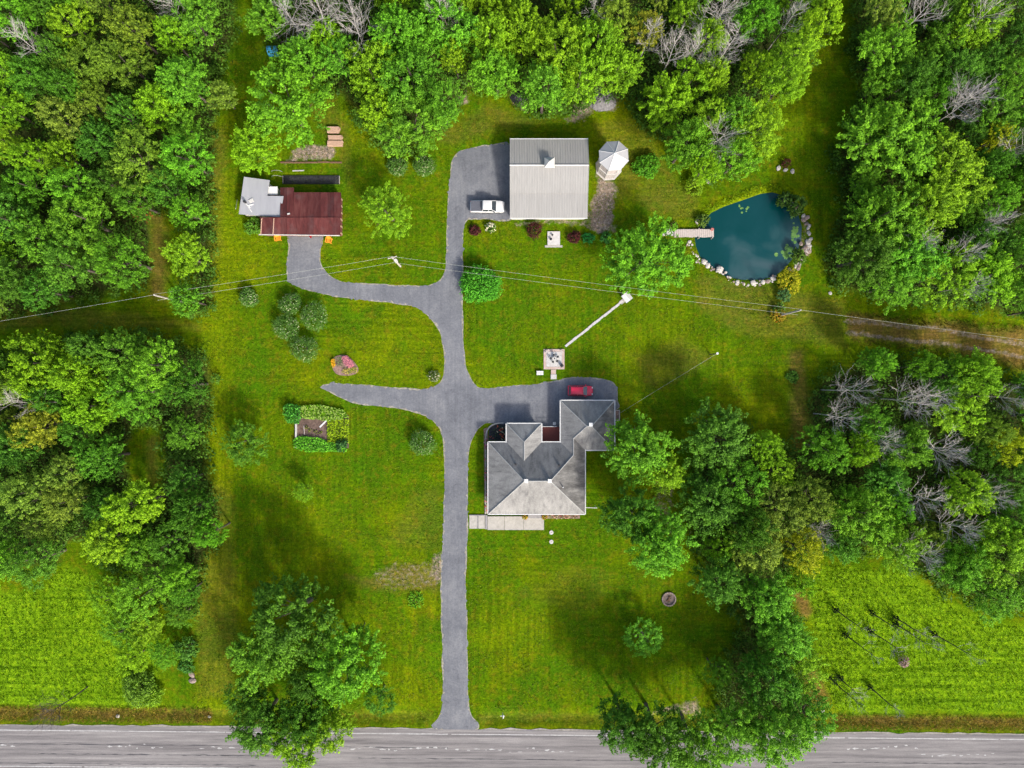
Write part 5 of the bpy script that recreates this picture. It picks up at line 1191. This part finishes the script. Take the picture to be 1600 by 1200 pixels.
# ------------------------------------------------------------------ patio, path, small structures
pt = thing('patio', 'square pink and pale paved patio above the driveway', 'patio', (*P(865.5, 561), 0))
x0, y0, w_, h_ = rect_px(849.5, 545.5, 882, 577, .12); bw = .42
for s in (-1, 1):
    G().box((x0, y0 + s * (h_ / 2 - bw / 2), .06), (w_, bw, .12)).build('border_slab', 'pinkstone', pt); G().box((x0 + s * (w_ / 2 - bw / 2), y0, .06), (bw, h_ - 2 * bw - .02, .12)).build('border_slab', 'pinkstone', pt)
iw, ih = w_ - 2 * bw - .03, h_ - 2 * bw - .03
for i in range(4):
    for j in range(4): G().box((x0 - iw / 2 + (i + .5) * iw / 4, y0 - ih / 2 + (j + .5) * ih / 4, .056), (iw / 4 - .02, ih / 4 - .02, .112)).build('paver', 'palestone', pt)
c = (x0 + .05, y0 + .1)
rug = thing('outdoor_rug', 'round pale rug under the fire table on the patio', 'rug', (c[0], c[1], .12)); G().cyl((c[0], c[1], .125), 1.1, .015, 28).build('rug', 'offwhite', rug)
ft = thing('fire_table', 'small round dark table at the centre of the patio', 'table', (c[0], c[1], .14)); G().cyl((c[0], c[1], .14), .2, .5, 12).build('pedestal', 'dark', ft); G().cyl((c[0], c[1], .64), .32, .05, 18).build('table_top', 'offwhite', ft); G().cyl((c[0], c[1], .69), .13, .03, 10).build('burner', 'dark', ft)
for k in range(5):
    a = .5 + k * 6.283 / 5; q = (c[0] + .62 * math.cos(a), c[1] + .62 * math.sin(a))
    o = thing('patio_chair', f'dark chair at the round patio table, {("upper right", "top", "left", "bottom left", "bottom right")[k]} of five', 'chair', (q[0], q[1], .14), 0, 'chairs around the patio table')
    G().box((q[0], q[1], .56), (.3, .3, .04), a).build('seat', 'dark', o); G().ring(c, .74, .8, .6, .95, 8, a - .3, a + .3).build('backrest', 'dark', o)
    for s in (-1, 1):
        for u_ in (-1, 1): G().cyl((q[0] + .12 * s, q[1] + .12 * u_, .14), .02, .41, 5).build('leg', 'dark', o)
gr_ = thing('barbecue', 'small dark barbecue in the lower right corner of the patio', 'barbecue', (*P(877.5, 571.5), .12)); q = (gr_.location.x, gr_.location.y)
G().box((q[0], q[1], .5), (.5, .45, .3), .6).build('body', 'dark', gr_); G().loft([[(q[0] + r_ * math.cos(k * .785 + .2), q[1] + r_ * math.sin(k * .785 + .2), z) for k in range(8)] for r_, z in ((.3, .66), (.28, .78), (.15, .86))]).build('lid', 'dark', gr_)
for s in (-1, 1):
    for u_ in (-1, 1): G().cyl((q[0] + .15 * s, q[1] + .15 * u_, .12), .02, .25, 5).build('leg', 'dark', gr_)
for x, y, rz, s in ((854.5, 549.5, .8, 'upper left'), (878, 549.5, -.8, 'upper right')):
    q = P(x, y); o = thing('corner_bench', f'grey bench across the {s} corner of the patio', 'bench', (q[0], q[1], .12), 0, 'corner benches on the patio'); G().box((q[0], q[1], .45), (.75, .26, .05), rz).build('seat', 'wood_grey', o)
    for s_ in (-.28, .28): G().box((q[0] + s_ * math.cos(rz), q[1] + s_ * math.sin(rz), .27), (.06, .22, .31), rz).build('leg', 'wood_grey', o)
for k, (a, b, c_, d) in enumerate(((861, 577.5, 868.5, 584.5), (860.5, 585, 869.5, 592.5))):
    x0, y0, w_, h_ = rect_px(a, b, c_, d); o = G().box((x0, y0, .05), (w_, h_, .1)).build('step_slab', 'pinkstone' if k == 0 else 'palestone', None); tag(o, ('pink slab directly below the patio', 'pale slab between patio and driveway')[k], 'slab')
bn = thing('bench', 'white garden bench at the lower left of the patio', 'bench', (*P(844, 582.5), 0)); x0, y0, w_, h_ = rect_px(838.5, 579.5, 849, 586, .45)
for i in range(3): G().box((x0, y0 - h_ / 2 + (i + .5) * h_ / 3, .45), (w_, h_ / 3 - .03, .04)).build('seat_slat', 'white', bn)
for s in (-1, 1):
    for u_ in (-1, 1): G().box((x0 + s * (w_ / 2 - .06), y0 + u_ * (h_ / 2 - .06), .215), (.06, .06, .43)).build('leg', 'white', bn)
sp = thing('slab_path', 'narrow straight path of pale slabs from the patio to the white hut', 'path', (*P(930, 505), 0))
a, b = Vector(P(883.5, 541.5)), Vector(P(973, 470)); d = b - a; n = 15; rz = math.atan2(d.y, d.x); nn = Vector((-d.y, d.x)).normalized()
for i in range(n):
    m_ = a + d * (i + .5) / n + nn * R.uniform(-.05, .05); G().box((m_.x, m_.y, .05), (d.length / n - .03, R.uniform(.34, .44), .1), rz + R.uniform(-.03, .03)).build('slab', 'palestone', sp)
hut = thing('wellhouse', 'small white hut at the upper end of the slab path', 'hut', (*P(979, 465), 0)); q = P(979.5, 464.5, .8); rz = math.radians(-52)
ca, sa_ = math.cos(rz), math.sin(rz)
def hl(x, y, z): return (q[0] + x * ca - y * sa_, q[1] + x * sa_ + y * ca, z)
G().box((q[0], q[1], .5), (1.05, 1.05, 1.0), rz).build('wall', 'offwhite', hut)
G().raw([hl(-.75, -.7, .98), hl(.75, -.7, .98), hl(.75, .7, .98), hl(-.75, .7, .98), hl(-.75, 0, 1.5), hl(.75, 0, 1.5)], [(0, 1, 5, 4), (2, 3, 4, 5), (1, 2, 5), (3, 0, 4), (3, 2, 1, 0)]).build('roof', 'white', hut)
G().box(hl(0, -.54, .42), (.5, .05, .8), rz).build('door', 'wood_grey', hut)
ap = P(972.5, 471); G().box((ap[0], ap[1], .04), (.9, .7, .08), math.radians(38)).build('apron_slab', 'concrete', hut)
pd = thing('concrete_pad', 'square pale concrete pad on the lawn below the barn', 'pad', (*P(865.5, 372), 0)); x0, y0, w_, h_ = rect_px(855.5, 361.5, 875, 382.5, .3)
G().box((x0, y0, .14), (w_, h_, .28)).build('slab', 'palestone', pd); G().box((x0, y0 - h_ / 2 - .22, .05), (w_ + .9, .35, .09)).build('step', 'concrete', pd)
for x, y, r_, s in ((860.5, 374, .2, 'left'), (863, 367.5, .15, 'upper')):
    o = thing('pot', f'{s} dark pot standing on the pale pad below the barn', 'pot', (*P(x, y, .3), .28)); q = (o.location.x, o.location.y)
    G().cyl((q[0], q[1], .28), r_ * .75, .35, 12, r_).build('body', 'dark', o); G().ring(q, r_ * .8, r_ * 1.15, .6, .66, 14).build('rim', 'dark', o)
fr_ = thing('fire_ring', 'round stone fire ring on the front lawn below the trees', 'fire ring', (*P(1045, 936), 0)); q = (fr_.location.x, fr_.location.y)
G().cyl((q[0], q[1], .0), 1.02, .05, 24).build('ash_bed', 'ash', fr_)
for k in range(18):
    a = k * 6.283 / 18; G().box((q[0] + 1.12 * math.cos(a), q[1] + 1.12 * math.sin(a), .13), (.22, .36, .26), a).build('stone', 'stone_dark', fr_)
for k in range(3): G().tube([(q[0] - .5 + .3 * k, q[1] - .4, .1), (q[0] + .3 - .2 * k, q[1] + .5, .2)], .07, 6).build('charred_log', 'wood_brown', fr_)

# piles at the top
def pile(name, x, y, rad, h, mat, label, cat, seed):
    g = G(); r_ = random.Random(seed); c = P(x, y); n, m = 18, 6; v = [(c[0], c[1], h)]
    for j in range(1, m + 1):
        for i in range(n):
            a = 6.283 * i / n; t_ = j / m; k = 1 + .12 * math.sin(3 * a + seed) + r_.uniform(-.06, .06)
            v.append((c[0] + rad * t_ * k * math.cos(a), c[1] + rad * t_ * k * math.sin(a) * .9, max(0, h * (1 - t_ ** 1.4) + r_.uniform(-.06, .06) * h) if j < m else -.02))
    f = [(0, 1 + i, 1 + (i + 1) % n) for i in range(n)] + [(1 + j * n + i, 1 + (j + 1) * n + i, 1 + (j + 1) * n + (i + 1) % n, 1 + j * n + (i + 1) % n) for j in range(m - 1) for i in range(n)]
    g.raw(v, f); o = g.build(name, mat, None); tag(o, label, cat); return o
pile('gravel_pile', 942, 157, 2.3, 1.0, 'gravel', 'pile of grey gravel behind the barn at the wood edge', 'gravel pile', 3)
pile('tarp_pile', 811, 152, 1.6, .9, 'dark', 'pile under black plastic at the wood edge behind the barn', 'pile', 6)
tp = thing('blue_tent', 'blue covered shelter at the wood edge in the upper left clearing', 'shelter', (*P(425, 77), 0)); q = P(425, 76, 1.2)
g = G(); n = 8
for i in range(n): pass
rings_ = [[(q[0] - .9 + 1.8 * t_ + .0, q[1] - .8 * math.cos(k * math.pi / 7), 1.5 * math.sin(k * math.pi / 7)) for k in range(8)] for t_ in (0, .5, 1)]
vv = [p for r_ in rings_ for p in r_]; ff = [(i * 8 + k, (i + 1) * 8 + k, (i + 1) * 8 + k + 1, i * 8 + k + 1) for i in range(2) for k in range(7)] + [tuple(range(8)), tuple(range(23, 15, -1))]
G().raw(vv, ff).build('cover', 'blue', tp); G().box((q[0] + .92, q[1], .6), (.04, 1.0, 1.1)).build('door_flap', 'dark', tp)

# ------------------------------------------------------------------ vehicles
def sec(x, hw, zb, zt, r=.12, n=3):
    pts = []
    for cy_s, cz_s, a0_ in ((1, -1, -90), (1, 1, 0), (-1, 1, 90), (-1, -1, 180)):
        for k in range(n):
            a = math.radians(a0_ + 90 * k / (n - 1)); pts.append((x, cy_s * (hw - r) + r * math.cos(a), (zt - r if cz_s > 0 else zb + r) + r * math.sin(a)))
    return pts
def wheels(o, xs, hw, r):
    for x in xs:
        for s in (-1, 1):
            w = G().tube([(x, s * (hw - .22), r), (x, s * hw, r)], r, 18).build('wheel', 'tyre', o, world=False)
            G().tube([(x, s * (hw - .02), r), (x, s * (hw + .015), r)], r * .6, 14).build('rim', 'rim', w, world=False)
def frustum(a, b, z0, z1, t=.03):
    """a, b = (x0,x1,hw)"""
    return [(a[0], -a[2], z0), (a[1], -a[2], z0), (a[1], a[2], z0), (a[0], a[2], z0), (b[0], -b[2], z1), (b[1], -b[2], z1), (b[1], b[2], z1), (b[0], b[2], z1)]
BF = [(3, 2, 1, 0), (4, 5, 6, 7), (0, 1, 5, 4), (1, 2, 6, 5), (2, 3, 7, 6), (3, 0, 4, 7)]
c = P(761.5, 322.5, 1); tk_ = thing('pickup_truck', 'white pickup truck with black bed cover parked beside the barn', 'pickup truck', (c[0], c[1], .024), math.radians(-.5))
G().loft([sec(x, hw, zb, zt, .1) for x, hw, zb, zt in ((-2.92, .92, .55, 1.02), (-2.86, .98, .42, 1.18), (-2.2, 1.0, .35, 1.2), (-.9, 1.0, .32, 1.2), (.9, 1.0, .32, 1.2), (1.3, 1.0, .34, 1.17), (2.2, .98, .36, 1.12), (2.7, .93, .42, 1.02), (2.9, .8, .5, .85))]).build('body', 'truck_white', tk_, True, world=False)
G().box((-1.87, 0, 1.225), (1.86, 1.74, .07)).build('bed_cover', 'tonneau', tk_, world=False)
G().raw(frustum((-.86, 1.5, .93), (-.72, .72, .76), 1.19, 1.86), BF).build('cab_glass', 'car_glass', tk_, world=False)
G().loft([sec(x, hw, 1.84, zt, .03) for x, hw, zt in ((-.80, .74, 1.89), (-.6, .80, 1.93), (.5, .80, 1.93), (.8, .74, 1.89))]).build('roof', 'truck_white', tk_, True, world=False)
for s in (-1, 1):
    for x0_, x1_ in ((-.86, -.74), (1.46, .72), (.3, .18)): G().tube([(x0_, s * .935, 1.2), (x1_, s * .775, 1.86)], .045, 5).build('pillar', 'truck_white', tk_, world=False)
    G().box((1.2, s * 1.1, 1.28), (.16, .22, .16)).build('mirror', 'dark', tk_, world=False); G().box((2.72, s * .72, .88), (.16, .26, .16)).build('headlight', 'lamp_clear', tk_, world=False); G().box((-2.9, s * .84, .9), (.08, .14, .34)).build('taillight', 'lamp_red', tk_, world=False)
    G().box((.0, s * 1.03, .38), (1.9, .12, .05)).build('running_board', 'dark', tk_, world=False)
    for x_ in (.75, -.3): G().box((x_, s * 1.005, 1.0), (.2, .03, .04)).build('door_handle', 'rim', tk_, world=False)
G().box((2.9, 0, .52), (.14, 1.8, .2)).build('front_bumper', 'rim', tk_, world=False); G().box((-2.97, 0, .55), (.14, 1.8, .18)).build('rear_bumper', 'rim', tk_, world=False)
G().tube([(1.45, -.5, 1.25), (1.25, .2, 1.38)], .015, 4).build('wiper', 'dark', tk_, world=False)
wheels(tk_, (-1.75, 1.85), 1.0, .4)
c = P(907, 610.5, .8); rc_ = thing('red_car', 'red hatchback parked in front of the garage', 'car', (c[0], c[1], .024), math.radians(-1))
G().loft([sec(x, hw, zb, zt, .12) for x, hw, zb, zt in ((-2.18, .78, .5, .9), (-2.08, .88, .36, 1.0), (-1.2, .91, .26, 1.02), (.5, .91, .26, 1.02), (1.0, .9, .28, .98), (1.7, .86, .32, .86), (2.05, .74, .4, .72), (2.16, .6, .46, .62))]).build('body', 'car_red', rc_, True, world=False)
G().raw(frustum((-2.02, 1.12, .84), (-1.62, .34, .66), 1.0, 1.5), BF).build('cabin_glass', 'car_glass', rc_, world=False)
G().loft([sec(x, hw, 1.48, zt, .025) for x, hw, zt in ((-1.74, .62, 1.53), (-1.5, .70, 1.57), (.1, .70, 1.57), (.4, .62, 1.53))]).build('roof', 'car_red', rc_, True, world=False)
for s in (-1, 1):
    for x0_, x1_ in ((-2.0, -1.64), (1.1, .34), (-.55, -.55)): G().tube([(x0_, s * .85, 1.0), (x1_, s * .68, 1.52)], .045, 5).build('pillar', 'car_red', rc_, world=False)
    G().tube([(-1.5, s * .6, 1.6), (.1, s * .6, 1.6)], .02, 5).build('roof_rail', 'dark', rc_, world=False)
    G().box((.85, s * 1.0, 1.06), (.14, .2, .13)).build('mirror', 'car_red', rc_, world=False); G().box((2.02, s * .55, .7), (.2, .26, .12)).build('headlight', 'lamp_clear', rc_, world=False); G().box((-2.14, s * .7, .86), (.08, .2, .2)).build('taillight', 'lamp_red', rc_, world=False)
    for x_ in (.3, -.9): G().box((x_, s * .915, .85), (.16, .025, .035)).build('door_handle', 'car_red', rc_, world=False)
wheels(rc_, (-1.35, 1.35), .9, .32)

# ------------------------------------------------------------------ poles, wires, posts
def pole_at(tx, ty, h, label, arm=False, trafo=False):
    x, y = P(tx, ty, h); o = thing('utility_pole', label, 'utility pole', (x, y, 0), 0, 'utility poles along the power line')
    G().tube([(x, y, -.2), (x, y, h)], [.19, .13], 10).build('shaft', 'pole', o)
    if arm: G().box((x, y, h - .3), (1.5, .12, .12), .25).build('crossarm', 'wood_grey', o)
    for s in ((-.6, .6) if arm else (0,)): G().cyl((x + s * math.cos(.25), y + s * math.sin(.25), h - .22 if arm else h), .05, .22, 8).build('insulator', 'white', o)
    if trafo:
        G().cyl((x + .38, y - .28, h - 2.0), .27, .9, 14).build('transformer', 'offwhite', o); G().tube([(x, y, h - 1.6), (x + .4, y - .3, h - 1.6)], .04, 5).build('bracket', 'dark', o)
    return (x, y, h)
pL = pole_at(241, 461, 9.3, 'utility pole at the left wood edge beside the cross path'); pM = pole_at(612.5, 402, 8.4, 'utility pole with transformer on the lawn inside the driveway loop', True, True)
pR = pole_at(1251, 484.5, 8.6, 'utility pole behind the orange bush right of the pond')
pLL = (P(-330, 556, 9)[0], P(-330, 556, 9)[1], 9.3); pRR = (P(1960, 578, 9)[0], P(1960, 578, 9)[1], 9.0)
def wire(a, b, off, label, sag=.6):
    n = 24; pts = []
    d = Vector((b[0] - a[0], b[1] - a[1], 0)).normalized(); nn_ = Vector((-d.y, d.x, 0))
    for i in range(n + 1):
        t_ = i / n; p_ = Vector(a).lerp(Vector(b), t_) + nn_ * off * (1 if 0 < 1 else 0); p_.z += .12 - sag * 4 * t_ * (1 - t_) - (.9 if abs(off) > .3 else 0); pts.append(tuple(p_))
    g = G().tube(pts, .013, 5); o = g.build('power_line', 'wire', None); tag(o, label, 'power line', 'overhead power lines'); return o
wire(pLL, pL, 0, 'overhead wire running off the left edge of the photo'); wire(pL, pM, .12, 'upper of two wires left of the transformer pole'); wire(pL, pM, -.75, 'lower of two wires left of the transformer pole')
wire(pM, pR, .12, 'upper of two wires between transformer pole and right pole', .8); wire(pM, pR, -.7, 'lower of two wires between transformer pole and right pole', .8); wire(pR, pRR, 0, 'overhead wire over the brown track to the right edge')
cp = thing('clothesline_post', 'slim post on the right lawn holding the clothesline', 'post', (*P(1109, 554), 0)); q = (cp.location.x, cp.location.y)
G().cyl((q[0], q[1], 0), .09, 4.4, 8, .07).build('post', 'darkwood', cp); G().cyl((q[0], q[1], 4.4), .2, .12, 12).build('pulley_cap', 'white', cp)
hc_ = HP(958, 652); g = G(); pts = []
for i in range(15):
    t_ = i / 14; pts.append((q[0] + (hc_[0] - q[0]) * t_, q[1] + (hc_[1] - q[1]) * t_, 4.3 + (3.0 - 4.3) * t_ - .5 * 4 * t_ * (1 - t_) * .5))
o = G().tube(pts, .011, 5).build('clothesline', 'wire', None); tag(o, 'thin line stretched from the garage to the post on the right lawn', 'clothesline')
mb = thing('mailbox', 'white mailbox post beside the road just right of the driveway', 'mailbox', (*P(785.5, 1114), -.1)); q = (mb.location.x, mb.location.y)
G().box((q[0], q[1], .6), (.1, .1, 1.4)).build('post', 'white', mb); G().box((q[0], q[1] + .05, 1.22), (.75, .09, .09)).build('arm', 'white', mb); G().loft([[(q[0] + .12 + .1 * math.cos(k * .785), q[1] + yy, 1.38 + .12 * math.sin(k * .785)) for k in range(8)] for yy in (-.28, .28)]).build('box', 'white', mb)
# thin dead trees standing in the right meadow, bare tree at the lower left
for i, (x, y, h, s) in enumerate(((1302, 950, 13, 'furthest upper left'), (1318, 990, 12, 'left, below the upper left one'), (1360, 956, 11, 'upper middle'), (1357, 983, 11.5, 'centre, left of the mauve bush'), (1396, 964, 14, 'upper right of the middle'), (1395, 973, 13, 'just below the tall upper right one'), (1455, 988, 13, 'furthest right'), (1294, 1056, 13, 'lower left'), (1310, 1057, 9, 'short one beside the lower left tree'), (1357, 1072, 11, 'lowest, near the ditch'))):
    o = place_dead(x, y, 19, h, f'thin dead tree in the lower right meadow, {s}', 'thin dead trees in the right meadow', DEADSPARSE, (x, y))
    me = dome_mesh('base_shoots', .75 if i != 7 else 1.2, 1.4 if i != 7 else 2.2, 170, .2); me.materials.append(M['leaf']); f = link_mesh('base_shoots', me, o); f.color = (.018, .045, .012, 1); f['kind'] = 'stuff'
o = place_dead(137, 1073, 27, 12.5, 'bare dark tree leaning over the road at the lower left', None, DEAD, (137, 1073))
for ch in o.children: 
    ch.data = ch.data.copy(); ch.data.materials.clear(); ch.data.materials.append(M['darkwood'])
